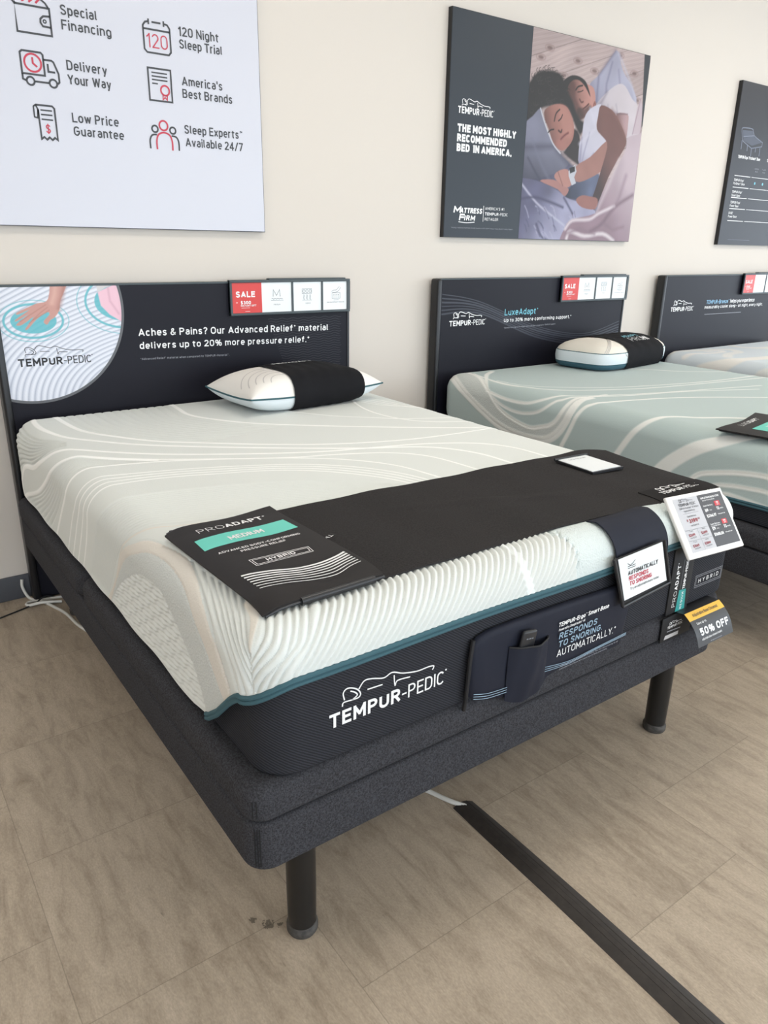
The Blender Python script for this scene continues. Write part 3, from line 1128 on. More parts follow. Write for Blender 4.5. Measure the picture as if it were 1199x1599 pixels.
def sign_holder(x0, z1, label, blurbs):
    """grey rail clipped on a headboard's top right corner with a red sale card and three white feature cards"""
    w, h = .605, .147
    t = thing('price_card_holder', (x0 + w / 2, -.072, z1 - h), label, 'sign holder')
    mb = MB()
    y0, y1 = -.078, -.0605
    zb = z1 - h
    mb.box(x0, x0 + w, y0 + .006, y1, zb, z1, HOLDER)
    mb.box(x0, x0 + w, y0 - .003, y1, zb, zb + .011, HOLDER, .002)
    mb.box(x0, x0 + w, y0 - .003, y1, z1 - .011, z1, HOLDER, .002)
    mb.box(x0, x0 + .009, y0 - .003, y1, zb + .011, z1 - .011, HOLDER)
    mb.box(x0 + w - .016, x0 + w, y0 - .003, y1, zb + .011, z1 - .011, HOLDER)
    mb.box(x0 + .19, x0 + w - .02, -.072, -.045, z1 - .001, z1 + .005, HOLDER, .001)
    xs = [x0 + .009, x0 + .15, x0 + .302, x0 + .456, x0 + w - .016]
    for x in (xs[2] - .006, xs[3] - .006):
        mb.box(x, x + .009, y0 - .001, y1, zb + .011, z1 - .011, HOLDER)
    mb.build('rail', t)
    for i in range(4):
        xa, xb = xs[i] + (.003 if i > 1 else 0), xs[i + 1] - (.006 if 0 < i < 3 else 0)
        mb = MB()
        c = SALE_RED if i == 0 else CARD
        mb.box(xa, xb, y0 + .003, y0 + .0055, zb + .011, z1 - .011, c)
        p = Print(mb, wallf(y0 + .003), .0004)
        W_ = xb - xa
        q = lambda u, v: (xa + u * W_, zb + .011 + v * (h - .022))
        if i == 0:
            p.text('SALE', *q(.13, .52), W_ * .64, .025, WHITE, .05)
            p.text('+', *q(.13, .32), .008, .008, WHITE, .03)
            p.text(blurbs[0], *q(.28, .29), W_ * .34, .014, WHITE, .05)
            p.text('INSTANT GIFT', *q(.28, .215), W_ * .52, .0075, WHITE, .03)
            p.line([q(.3, .17), q(.58, .17)], .0012, WHITE)
            p.line([q(.42, .05), q(.58, .05)], .0014, WHITE)
        elif i == 1:
            p.line([q(.37, .52), q(.38, .76), q(.49, .56), q(.60, .76), q(.61, .52)], .0022, CARD_GREY)
            p.line([q(.32 + .38 * k / 24, .445 + .012 * math.sin(k * 1.05)) for k in range(25)], .0018, CARD_GREY)
            p.line([q(.30, .39), q(.72, .39)], .0016, CARD_GREY)
            p.text(blurbs[1], *q(.39, .23), W_ * .22, .006, CARD_GREY)
        elif i == 2:
            p.line([q(.32, .60), q(.66, .60), q(.66, .76), q(.32, .76)], .0016, CARD_GREY, True)
            for k in range(3):
                p.ring(*q(.38 + .11 * k, .68), .006, .0016, CARD_GREY, 10)
                p.line([q(.355 + .11 * k + (.045 if j % 2 else 0), .56 - .024 * j) for j in range(8)], .0014, CARD_GREY)
            p.line([q(.32, .37), q(.66, .37)], .0014, CARD_GREY)
            p.text(blurbs[2], *q(.43, .24), W_ * .17, .006, CARD_GREY)
        else:
            p.line([q(.38, .40), q(.72, .40), q(.72, .60), q(.38, .60)], .0016, CARD_GREY, True)
            for k in range(3):
                p.line([q(.46 + .09 * k, .42), q(.46 + .09 * k, .54)], .0014, CARD_GREY)
                p.line([q(.44 + .09 * k, .51), q(.46 + .09 * k, .55), q(.48 + .09 * k, .51)], .0014, CARD_GREY)
            p.line(smooth([q(.36, .64), q(.44, .69), q(.56, .70), q(.68, .82)], 4), .0016, CARD_GREY)
            p.line(smooth([q(.40, .62), q(.54, .62), q(.64, .66), q(.74, .78)], 4), .0016, CARD_GREY)
            p.line([q(.44, .35), q(.66, .35)], .0012, CARD_GREY)
            p.text(blurbs[3], *q(.17, .25), W_ * .72, .0055, CARD_GREY)
        mb.build('sale_card' if i == 0 else 'feature_card', t)
    return t


# first bed: pressure relief artwork
hb = headboard(.01, 'navy headboard with round photo of a hand pressing a white mattress')
HX = .01


def art1(p):
    p.text('Aches & Pains? Our Advanced Relief\u00ae material', .54, 1.033, .892, .029, WHITE, .018, ang=-.0225)
    p.text('delivers up to 20% more pressure relief.*', .54, .982, .79, .027, WHITE, .018, ang=-.0225)
    p.text('*Advanced Relief\u00ae material when compared to TEMPUR-Material\u2122.', .539, .938, .388, .0085, GREY_INK, ang=-.022)
    for k in range(26):
        z = 1.075 - k * .011
        p.line([(1.12 + .012 * j + k * .004, z + .003 * math.sin(j * 1.35 + k * .5)) for j in range(int((1.52 - 1.12 - k * .004) / .012))], .0022, NAVY_LL, d=0)


hb_panel(hb, HX, art1)
CC, CR = (.1465, 1.147), .338
ZT = HB_Z - .0075


def ribs(X, Z):
    # ribbed white cover: stripes sweeping from diagonal at the top to upright at the bottom
    ph = np.hypot((X - .64) * .66, Z - .76) / .0150 + .5 * np.sin(Z * 11 + X * 5)
    f = ph - np.floor(ph)
    v = np.clip(np.sin(np.pi * f), 0, 1) ** .55 * (.90 + .10 * np.cos(2 * np.pi * (f - .3)))
    v = v * (1 - .05 * np.abs(np.sin(X * 260 + Z * 190)))
    a = np.array([lin(k) for k in (160, 168, 186)])
    b_ = np.array([lin(k) for k in (232, 234, 243)])
    return a + (b_ - a) * v[..., None]


ARM = [(0.238, 1.261), (0.294, 1.26), (0.281, 1.22), (0.259, 1.177), (0.251, 1.144), (0.233, 1.12), (0.215, 1.109), (0.201, 1.093), (0.191, 1.106), (0.214, 1.129), (0.207, 1.138), (0.169, 1.115), (0.133, 1.08), (0.125, 1.083), (0.159, 1.123), (0.117, 1.097), (0.101, 1.094), (0.098, 1.1), (0.14, 1.132), (0.099, 1.11), (0.096, 1.116), (0.146, 1.148), (0.106, 1.133), (0.104, 1.141), (0.156, 1.163), (0.176, 1.171), (0.21, 1.178), (0.224, 1.209)]
ell = lambda cx, cz, a, b_, n=60: [(cx + a * math.cos(2 * math.pi * i / n), cz + b_ * math.sin(2 * math.pi * i / n)) for i in range(n + 1)]
TQ = (88, 178, 190)
sh = []
for (cx_, cz_, a_, b_) in ((.157, 1.108, .080, .045), (.50, 1.17, .118, .075)):
    sh.append(('poly', ell(cx_, cz_, a_, b_), TQ, .003, 0, .92))
    sh.append(('line', ell(cx_, cz_, a_ * 1.28, b_ * 1.34), TQ, .003, .0042, .9))
    sh.append(('line', ell(cx_, cz_, a_ * 1.55, b_ * 1.65), TQ, .003, .0014, .9))
sh += [('poly', smooth(ARM, 3, True), (196, 148, 138), .003),
       ('line', [(.25, 1.25), (.24, 1.20), (.228, 1.17)], (214, 170, 160), .02, .008, .8),
       ('line', [(.285, 1.25), (.27, 1.2), (.25, 1.15)], (160, 112, 104), .02, .006, .7),
       ('line', [(.205, 1.165), (.18, 1.15), (.11, 1.108)], (168, 116, 108), .006, .001, .8),
       ('line', [(.21, 1.155), (.185, 1.138), (.14, 1.10)], (168, 116, 108), .006, .001, .8),
       ('line', [(.215, 1.145), (.20, 1.135), (.155, 1.112)], (168, 116, 108), .006, .001, .8),
       ('poly', [(0.398, 1.206), (0.464, 1.234), (0.50, 1.20), (0.50, 1.08), (0.476, 1.094), (0.435, 1.121), (0.405, 1.156)], (232, 190, 204), .004),
       ('line', [(0.438, 1.222), (0.441, 1.172), (0.47, 1.124)], (206, 158, 176), .012, .003, .8),
       ('poly', [(0.393, 1.255), (0.48, 1.254), (0.464, 1.234), (0.429, 1.222), (0.398, 1.204)], (206, 202, 204), .004)]
X, Z, C = paint(HX + .03, CC[0] + CR, CC[1] - CR, ZT, .0017, ribs, sh)
keep = np.hypot(X - CC[0], Z - CC[1]) < CR
op = grid_print('photo_print', X, Z, C, -.0612, PRINT, hb, keep)
op['label'] = 'round photo of a hand pressing a ribbed white mattress'
mb = MB()
p = Print(mb, wallf(-.0612), .0)
aa = [math.radians(a) for a in np.linspace(-112, 14.5, 70)]
p.line([(CC[0] + (CR + .0015) * math.cos(a), CC[1] + (CR + .0015) * math.sin(a)) for a in aa], .010, mat('rim_grey', rgb(96, 98, 102), .5), d=.0006)
brand(p, .083, .944, .268, INK, .008)
mb.build('photo_rim', hb)
sign_holder(.937, 1.2435, 'grey card holder with sale card on the headboard behind the striped bed', ('$300', 'Medium', 'Hybrid', 'Advanced Relief\u00ae Material'))

# second bed
hb2 = headboard(2.075, 'navy headboard reading LuxeAdapt in aqua, behind the pale green bed')


def art2(p):
    for k in range(6):
        q = smooth([(2.12, 1.16 - k * .02), (2.39, 1.115 - k * .012), (2.85, .965 - k * .012), (3.262, .905 - k * .012), (3.59, .965 - k * .02 + k * k * .001)], 8)
        p.line(q, .005 + .002 * (k % 3), NAVY_L, d=0)
    brand(p, 2.178, .996, .258, WHITE, .014)
    p.text('LuxeAdapt\u00ae', 2.577, 1.037, .265, .034, AQUA, .006)
    p.text('Up to 30% more conforming support.*', 2.575, 1.001, .555, .020, WHITE, .02)
    p.text('*Based on average of ProAdapt and LuxeAdapt compared to TEMPUR-Support.', 2.579, .966, .42, .0075, GREY_INK, ang=.01)


hb_panel(hb2, 2.075, art2)
sign_holder(3.005, 1.2435, 'grey card holder with sale card on the LuxeAdapt headboard', ('$300', 'Medium', 'Foam', 'Advanced Relief\u00ae Material'))

# third bed
hb3 = headboard(3.985, 'navy headboard reading TEMPUR-Breeze at the right edge of the photo')


def art3(p):
    brand(p, 4.122, 1.003, .262, WHITE, .014)
    p.text('TEMPUR-Breeze\u00ae', 4.531, 1.041, .285, .0265, SKYB, .015)
    p.text('helps you experience', 4.832, 1.041, .325, .0265, WHITE, .02)
    p.text('measurably cooler sleep - all night, every night.', 4.517, 1.009, .765, .022, WHITE, .02)
    p.line([(4.527, .971), (4.998, .97)], .003, GREY_INK)


hb_panel(hb3, 3.985, art3)
sign_holder(4.940, 1.2435, 'grey card holder with sale card on the TEMPUR-Breeze headboard', ('$300', 'Medium', 'Foam', 'Cooling'))

# ------------------------------------------------------------------ wall posters
def board(x0, x1, z0, z1, name, label, edge, face, prints=None, th=.028):
    t = thing(name, ((x0 + x1) / 2, -.015, z0), label, 'poster')
    mb = MB()
    mb.box(x0, x1, -th + .0015, -.001, z0, z1, edge)
    mb.build('backing_frame', t)
    mb = MB()
    mb.box(x0 + .0025, x1 - .0025, -th, -th + .0015, z0 + .0025, z1 - .0025, face)
    if prints:
        prints(Print(mb, wallf(-th)))
    mb.build('printed_face', t)
    return t


def sign1(p):
    D, R = PRINT_DARK, PRINT_RED
    lw = .0062
    cap = .031
    for s_, x, z, w in (('Special', .384, 2.1215, .124), ('Financing', .383, 2.077, .170), ('Delivery', .385, 1.955, .140), ('Your Way', .384, 1.911, .151), ('Low Price', .384, 1.790, .166), ('Guarantee', .385, 1.747, .180),
                        ('120 Night', .804, 2.120, .162), ('Sleep Trial', .805, 2.079, .174), ("America's", .806, 1.956, .166), ('Best Brands', .805, 1.914, .207), ('Sleep Experts\u2122', .803, 1.790, .248), ('Available 24/7', .805, 1.745, .245)):
        p.text(s_, x, z, w, cap, D, .012)
    L_ = lambda pts, c=D, cl=False, w=lw: p.line(pts, w, c, cl)
    # wallet
    L_([(.239, 2.135), (.238, 2.051), (.348, 2.051), (.348, 2.132), (.239, 2.132)], D, True)
    L_(smooth([(.239, 2.132), (.232, 2.142), (.238, 2.152)], 4))
    L_([(.345, 2.134), (.337, 2.146), (.323, 2.156)])
    for k in range(3):
        L_([(.262 + k * .022, 2.142), (.30 + k * .016, 2.168)], R)
    L_([(.348, 2.109), (.326, 2.107), (.316, 2.098), (.315, 2.087), (.322, 2.077), (.348, 2.076)])
    p.ring(.329, 2.092, .0048, .004, D, 12)
    # calendar
    L_([(.69, 2.149), (.679, 2.146), (.6705, 2.135), (.6705, 2.06), (.68, 2.05), (.762, 2.05), (.771, 2.06), (.771, 2.136), (.763, 2.147), (.752, 2.149)])
    L_([(.671, 2.125), (.771, 2.125)])
    L_([(.704, 2.149), (.738, 2.149)])
    L_([(.692, 2.158), (.692, 2.14)])
    L_([(.749, 2.158), (.749, 2.14)])
    p.text('120', .680, 2.066, .080, .046, R, -.012)
    # truck
    L_([(.243, 1.996), (.303, 1.996), (.309, 1.99), (.309, 1.927), (.236, 1.927), (.236, 1.99)], D, True)
    p.ring(.274, 1.962, .027, lw, R, 28)
    L_([(.274, 1.979), (.274, 1.961), (.287, 1.951)], R)
    L_([(.309, 1.976), (.336, 1.976), (.342, 1.972), (.355, 1.938), (.355, 1.912), (.349, 1.906)])
    L_([(.322, 1.965), (.322, 1.941), (.344, 1.941)])
    L_([(.236, 1.927), (.236, 1.91), (.246, 1.906)])
    L_([(.274, 1.906), (.320, 1.906)])
    p.ring(.260, 1.906, .0125, lw, D, 18)
    p.ring(.334, 1.906, .0125, lw, D, 18)
    # certificate
    L_([(.676, 2.0), (.763, 2.0), (.763, 1.893), (.676, 1.893)], D, True)
    for z, x in ((1.986, .749), (1.974, .749), (1.9625, .749), (1.950, .711)):
        L_([(.689, z), (x, z)], D, False, .0048)
    p.ring(.737, 1.930, .0165, lw, R, 22)
    L_([(.728, 1.914), (.727, 1.899), (.735, 1.907), (.743, 1.899), (.744, 1.914)], R, False, .0045)
    # receipt
    L_([(.265, 1.834), (.320, 1.834), (.327, 1.827), (.327, 1.727), (.318, 1.734), (.309, 1.726), (.300, 1.734), (.291, 1.726), (.282, 1.734), (.273, 1.727), (.272, 1.82)])
    L_([(.265, 1.834), (.258, 1.828), (.258, 1.795), (.268, 1.793), (.272, 1.82), (.265, 1.834)], D, False, .005)
    for z in (1.819, 1.805, 1.790):
        L_([(.280, z), (.318, z)], D, False, .0048)
    p.text('$', .2905, 1.7475, .0165, .027, R, 0)
    # people
    for x, z, r, c in ((.686, 1.796, .0115, D), (.7205, 1.810, .0165, R), (.756, 1.796, .0115, D)):
        p.ring(x, z, r, lw, c, 20)
    L_(smooth([(.664, 1.727), (.664, 1.757), (.674, 1.774), (.692, 1.777)], 5))
    L_(smooth([(.750, 1.777), (.768, 1.774), (.777, 1.757), (.777, 1.727)], 5))
    L_(smooth([(.690, 1.726), (.690, 1.756), (.699, 1.778), (.721, 1.786), (.743, 1.778), (.751, 1.756), (.751, 1.726)], 5), R)


board(-.36, 1.139, 1.437, 2.437, 'wall_poster', 'large white wall sign with six line icons such as wallet, truck and calendar', SIGN_EDGE, SIGN_W, sign1)


def poster2(p):
    brand(p, 2.199, 2.003, .238, WHITE, .013, .128)
    for s_, z, w in (('THE MOST HIGHLY', 1.922, .400), ('RECOMMENDED', 1.878, .338), ('BED  IN AMERICA.', 1.835, .377)):
        p.text(s_, 2.201, z, w, .035, WHITE, .075)
    p.text('\u00ae', 2.304, 1.859, .010, .008, WHITE)
    p.text('M', 2.198, 1.552, .048, .034, WHITE, .06, .18)
    p.text('ATTRESS', 2.243, 1.553, .150, .026, WHITE, .06, .18)
    p.text('F', 2.237, 1.517, .034, .033, WHITE, .06, .18)
    p.text('IRM', 2.272, 1.518, .073, .026, WHITE, .06, .18)
    p.line(smooth([(2.235, 1.511), (2.29, 1.508), (2.345, 1.512)], 6), .0035, WHITE)
    p.line([(2.404, 1.593), (2.404, 1.516)], .003, WHITE)
    p.text("AMERICA'S #1", 2.415, 1.574, .136, .0135, WHITE, .0)
    p.text('TEMPUR', 2.415, 1.5475, .098, .0145, WHITE, .04)
    p.text('-PEDIC', 2.516, 1.5475, .064, .0145, WHITE, -.004)
    p.text('RETAILER', 2.415, 1.5225, .097, .0135, WHITE, .0)
    p.text('*Among traditional mattress brands based on 2017-2019 Tempur Sealy Brand Tracker Report', 2.186, 1.480, .438, .0065, GREY_INK)


p2 = board(2.139, 3.632, 1.436, 2.436, 'wall_poster', 'wall poster with photo of a sleeping couple and the most highly recommended bed slogan', FRAME_B, POSTER_GREY, poster2)
PHD = json.loads('''{"plank1":[[2.671,2.233],[2.944,2.353],[2.987,2.381]],"plank2":[[2.917,2.217],[3.041,2.277],[3.171,2.321],[3.263,2.373]],"plank3":[[2.664,2.294],[2.791,2.337]],"plank4":[[3.495,2.267],[3.577,2.295]],"backpillow":[[3.128,2.224],[3.198,2.285],[3.266,2.357],[3.317,2.415],[3.349,2.408],[3.396,2.333],[3.496,2.261],[3.545,2.188],[3.414,2.131],[3.201,2.151]],"shirtm":[[3.202,2.145],[3.282,2.213],[3.367,2.261],[3.431,2.26],[3.508,2.202],[3.572,2.166],[3.602,2.025],[3.494,2.003],[3.485,2.102],[3.385,2.116],[3.208,2.11]],"armm":[[3.385,2.116],[3.481,2.123],[3.495,2.078],[3.486,1.989],[3.407,2.057]],"facem":[[2.952,2.204],[2.99,2.239],[3.045,2.252],[3.107,2.233],[3.169,2.218],[3.191,2.15],[3.148,2.104],[3.105,2.065],[3.056,2.06],[3.008,2.119],[2.962,2.171]],"facems":[[2.952,2.204],[2.99,2.237],[3.023,2.207],[3.026,2.161],[3.065,2.125],[3.113,2.077],[3.056,2.06],[3.008,2.119],[2.962,2.171]],"hairm":[[2.922,2.217],[2.942,2.239],[2.987,2.259],[3.044,2.26],[3.095,2.244],[3.125,2.213],[3.147,2.174],[3.1,2.215],[3.047,2.241],[2.999,2.238],[2.965,2.211],[2.955,2.182]],"eyem":[[3.041,2.186],[3.065,2.191],[3.083,2.199]],"browm":[[3.025,2.195],[3.042,2.212],[3.075,2.221]],"nosem":[[3.061,2.154],[3.078,2.141],[3.092,2.145]],"mouthm":[[3.097,2.111],[3.12,2.125],[3.138,2.139]],"beard":[[3.049,2.106],[3.087,2.116],[3.107,2.112],[3.143,2.133],[3.165,2.124],[3.132,2.079],[3.086,2.057],[3.056,2.063]],"hairw":[[2.665,2.176],[2.707,2.23],[2.757,2.252],[2.828,2.261],[2.893,2.255],[2.936,2.219],[2.96,2.182],[3.005,2.142],[3.041,2.094],[3.076,2.062],[3.118,2.042],[3.098,1.981],[3.054,2.013],[2.995,2.077],[2.914,2.109],[2.823,2.094],[2.77,2.077],[2.722,2.033],[2.664,2.0],[2.66,2.11]],"pillowl":[[2.766,2.08],[2.794,2.035],[2.84,1.971],[2.895,1.911],[2.969,1.864],[3.022,1.831],[2.913,1.776],[2.658,1.737],[2.659,1.887],[2.66,1.994],[2.712,2.038]],"pilline":[[2.766,2.08],[2.797,2.029],[2.84,1.971],[2.889,1.917],[2.947,1.88]],"facew":[[2.798,2.075],[2.85,2.103],[2.913,2.115],[2.972,2.104],[3.018,2.056],[3.04,2.006],[3.034,1.952],[2.991,1.907],[2.945,1.894],[2.883,1.928],[2.837,1.993],[2.803,2.036]],"facewl":[[2.914,2.109],[2.973,2.098],[3.013,2.056],[3.03,2.005],[3.012,1.962],[2.971,1.976],[2.936,2.025],[2.91,2.069]],"eyew":[[2.911,2.035],[2.928,2.048],[2.937,2.066]],"browe":[[2.878,2.031],[2.887,2.067],[2.912,2.089]],"eyew2":[[2.839,1.973],[2.856,1.986],[2.879,1.991]],"nosew":[[2.917,1.989],[2.937,1.982],[2.942,1.994]],"mouthw":[[2.942,1.95],[2.968,1.97],[2.995,1.984]],"neck":[[3.026,2.004],[3.089,1.98],[3.12,1.844],[3.091,1.836],[2.976,1.882],[2.991,1.907]],"shirtw":[[3.115,2.066],[3.156,2.117],[3.242,2.15],[3.23,2.101],[3.222,2.028],[3.292,1.986],[3.357,1.979],[3.243,1.908],[3.112,1.831],[3.095,1.939],[3.11,1.97]],"armw":[[3.243,2.144],[3.34,2.13],[3.413,2.082],[3.481,2.014],[3.496,1.965],[3.44,1.885],[3.372,1.785],[3.325,1.686],[3.284,1.613],[3.231,1.611],[3.266,1.715],[3.287,1.78],[3.333,1.94],[3.292,1.986],[3.228,2.023],[3.227,2.089]],"blue":[[3.017,1.665],[3.105,1.751],[3.284,1.799],[3.267,1.709],[3.181,1.66]],"armm2":[[3.083,1.823],[3.196,1.88],[3.316,1.969],[3.352,1.947],[3.34,1.84],[3.205,1.769],[3.095,1.747]],"handm":[[2.916,1.758],[2.94,1.79],[3.017,1.804],[3.065,1.748],[3.04,1.716],[2.989,1.72]],"forew":[[2.805,1.734],[2.908,1.746],[3.009,1.721],[3.042,1.698],[3.007,1.665],[2.953,1.699]],"fist":[[3.11,1.651],[3.157,1.678],[3.231,1.675],[3.296,1.665],[3.285,1.61],[3.168,1.615]],"watch":[[3.026,1.795],[3.074,1.833],[3.092,1.799],[3.077,1.768],[3.097,1.738],[3.063,1.725],[3.031,1.771]],"screen":[[3.03,1.812],[3.073,1.824],[3.079,1.798],[3.041,1.785]],"sheet":[[2.65,1.725],[2.703,1.74],[2.815,1.728],[2.954,1.693],[3.028,1.66],[3.143,1.64],[3.286,1.6],[3.241,1.553],[3.034,1.483],[3.041,1.438],[2.657,1.413],[2.653,1.535],[2.66,1.631]],"fold1":[[2.665,1.714],[2.79,1.625],[2.923,1.562],[3.029,1.515]],"fold2":[[2.66,1.637],[2.769,1.651],[2.884,1.635],[3.006,1.609]],"fold3":[[2.804,1.515],[2.85,1.454],[2.912,1.43]],"fold4":[[3.008,1.659],[3.091,1.58]],"blanket":[[3.612,2.032],[3.505,2.004],[3.504,1.953],[3.446,1.853],[3.367,1.753],[3.309,1.653],[3.288,1.587],[3.095,1.549],[3.041,1.502],[3.054,1.419],[3.646,1.427],[3.622,1.767],[3.63,2.027]],"blanket2":[[3.584,2.21],[3.617,2.164],[3.612,2.032],[3.545,2.026],[3.561,2.165]],"bfold1":[[3.613,1.7],[3.457,1.626],[3.353,1.53],[3.262,1.488]],"bfold2":[[3.042,1.496],[3.096,1.542],[3.241,1.553],[3.321,1.588],[3.455,1.633]],"bfold3":[[3.06,1.445],[3.085,1.484],[3.214,1.461],[3.373,1.477],[3.481,1.439]],"barR":[[3.571,2.438],[3.622,2.445],[3.681,2.183],[3.622,2.064]]}''')
G = lambda k: PHD[k]


rng2 = np.random.default_rng(11)


def wob(X, Z, sc, seed):
    """cheap smooth noise, -1..1"""
    r = np.random.default_rng(seed)
    v = np.zeros(X.shape)
    for k in range(7):
        a, f, p_ = r.random() * 6.28, sc * (0.6 + 1.6 * r.random()), r.random() * 6.28
        v += np.sin((X * math.cos(a) + Z * math.sin(a)) * f + p_ + 1.3 * np.sin((X * math.sin(a) - Z * math.cos(a)) * f * .55 + p_ * 2))
    return v / 4.2


def grad(c0, c1, p0, p1, amt=0.0, sc=40, seed=0):
    """colour running from c0 at p0 to c1 at p1, with printed mottling"""
    a, b_ = np.array([lin(k) for k in c0]), np.array([lin(k) for k in c1])
    d = np.array(p1) - np.array(p0)

    def f(X, Z):
        t = np.clip(((X - p0[0]) * d[0] + (Z - p0[1]) * d[1]) / (d @ d), 0, 1)
        t = t * t * (3 - 2 * t)
        c = a + (b_ - a) * t[..., None]
        if amt:
            c = c * (1 + amt * wob(X, Z, sc, seed))[..., None]
        return c
    return f


def wood(X, Z):
    s = Z - (X - 2.67) * .34
    n_ = np.floor(s / .128)
    fr_ = s / .128 - n_
    tone = .90 + .13 * np.sin(n_ * 2.7 + 1)
    g = np.sin(s * 260 + 3 * np.sin((X + Z) * 9 + n_ * 3)) * .05 + np.sin(s * 610 + X * 14) * .035 + wob(X, Z, 16, 5) * .06
    v = tone * (1 + g) * np.where(fr_ < .035, .70, 1.0)
    return np.array([lin(k) for k in (206, 186, 184)]) * v[..., None]


PS = []
for (x, z) in ((2.80, 2.36), (3.02, 2.33), (2.74, 2.31), (3.36, 2.40), (3.16, 2.30), (2.92, 2.25), (3.50, 2.33), (3.55, 2.20)):
    PS.append(('poly', ell(x, z, .020, .009, 14), (122, 96, 94), .014, 0, .8))
    PS.append(('line', ell(x, z, .034, .014, 14), (160, 134, 132), .010, .003, .6))
R_ = lambda k, n=3: smooth(G(k), n, True)
PS += [
    ('poly', R_('backpillow'), grad((126, 124, 148), (186, 184, 204), (3.12, 2.02), (3.36, 2.28), .10, 22, 3), .008),
    ('line', [G('backpillow')[3], G('backpillow')[1], G('backpillow')[9]], (118, 116, 142), .03, .006, .8),
    ('line', [G('backpillow')[4], G('backpillow')[6], G('backpillow')[7]], (204, 202, 220), .025, .006, .7),
    ('line', [(3.30, 2.36), (3.27, 2.25), (3.28, 2.12)], (132, 130, 156), .02, .006, .7),
    ('line', [(3.36, 2.33), (3.40, 2.22), (3.45, 2.12)], (150, 148, 172), .02, .006, .7),
    ('poly', R_('shirtm'), grad((156, 146, 160), (218, 208, 214), (3.16, 1.98), (3.42, 2.16), .07, 26, 8), .006),
    ('line', [G('shirtm')[1], G('shirtm')[10], G('shirtm')[9]], (140, 130, 146), .03, .006, .7),
    ('line', [(3.30, 2.15), (3.33, 2.05), (3.36, 1.95)], (170, 160, 172), .02, .004, .7),
    ('line', [(3.37, 2.16), (3.42, 2.06), (3.46, 1.98)], (176, 166, 178), .02, .004, .7),
    ('poly', R_('armm'), grad((140, 106, 108), (196, 164, 166), (3.38, 1.95), (3.48, 1.95), .05, 30, 2), .006),
    ('line', [G('armm')[0], G('armm')[1]], (120, 96, 104), .012, .003, .8),
    ('poly', R_('facem'), grad((104, 66, 60), (204, 152, 142), (2.98, 2.06), (3.17, 2.10), .05, 40, 4), .005),
    ('poly', [(3.10, 2.15), (3.14, 2.17), (3.17, 2.12), (3.15, 2.09), (3.12, 2.10)], (196, 144, 134), .02, 0, .6),
    ('poly', ell(3.188, 2.135, .013, .024, 14), (168, 112, 104), .006),
    ('line', ell(3.188, 2.135, .007, .014, 10), (122, 74, 70), .006, .0015, .8),
    ('poly', R_('facems'), (84, 54, 50), .03, 0, .65),
    ('poly', R_('beard'), (62, 42, 40), .018, 0, .75),
    ('poly', R_('hairm'), (30, 26, 27), .006),
    ('line', smooth(G('browm'), 3), (30, 22, 22), .005, .0042), ('line', smooth(G('eyem'), 3), (46, 28, 28), .004, .0026), ('line', smooth(G('nosem'), 3), (98, 60, 56), .008, .004),
    ('line', smooth(G('mouthm'), 3), (96, 50, 50), .006, .0045),
    ('poly', [(2.69, 1.72), (2.95, 1.86), (3.15, 1.80), (3.34, 1.78), (3.30, 1.50), (2.68, 1.48)], grad((70, 70, 92), (104, 104, 130), (2.75, 1.5), (3.1, 1.75), .1, 24, 31), .02),
    ('poly', R_('neck'), (44, 30, 32), .014),
    ('poly', R_('hairw'), (27, 23, 25), .022)]
for k in range(230):      # curls at the edge and over the crown
    a = rng2.random() * 6.28
    rr = .125 + .035 * rng2.random() if k % 2 else .13 * math.sqrt(rng2.random())
    x, z = 2.815 + rr * 1.12 * math.cos(a), 2.10 + rr * 1.08 * math.sin(a)
    if z < 2.02 and x < 2.86 or x < 2.676:
        continue
    c_ = (26, 22, 24) if k % 2 else ((58, 50, 52) if k % 4 else (18, 15, 17))
    PS.append(('line', arc(x, z, .010 + .006 * rng2.random(), .010, a * 50, a * 50 + 230, 7), c_, .004, .0016, .85))
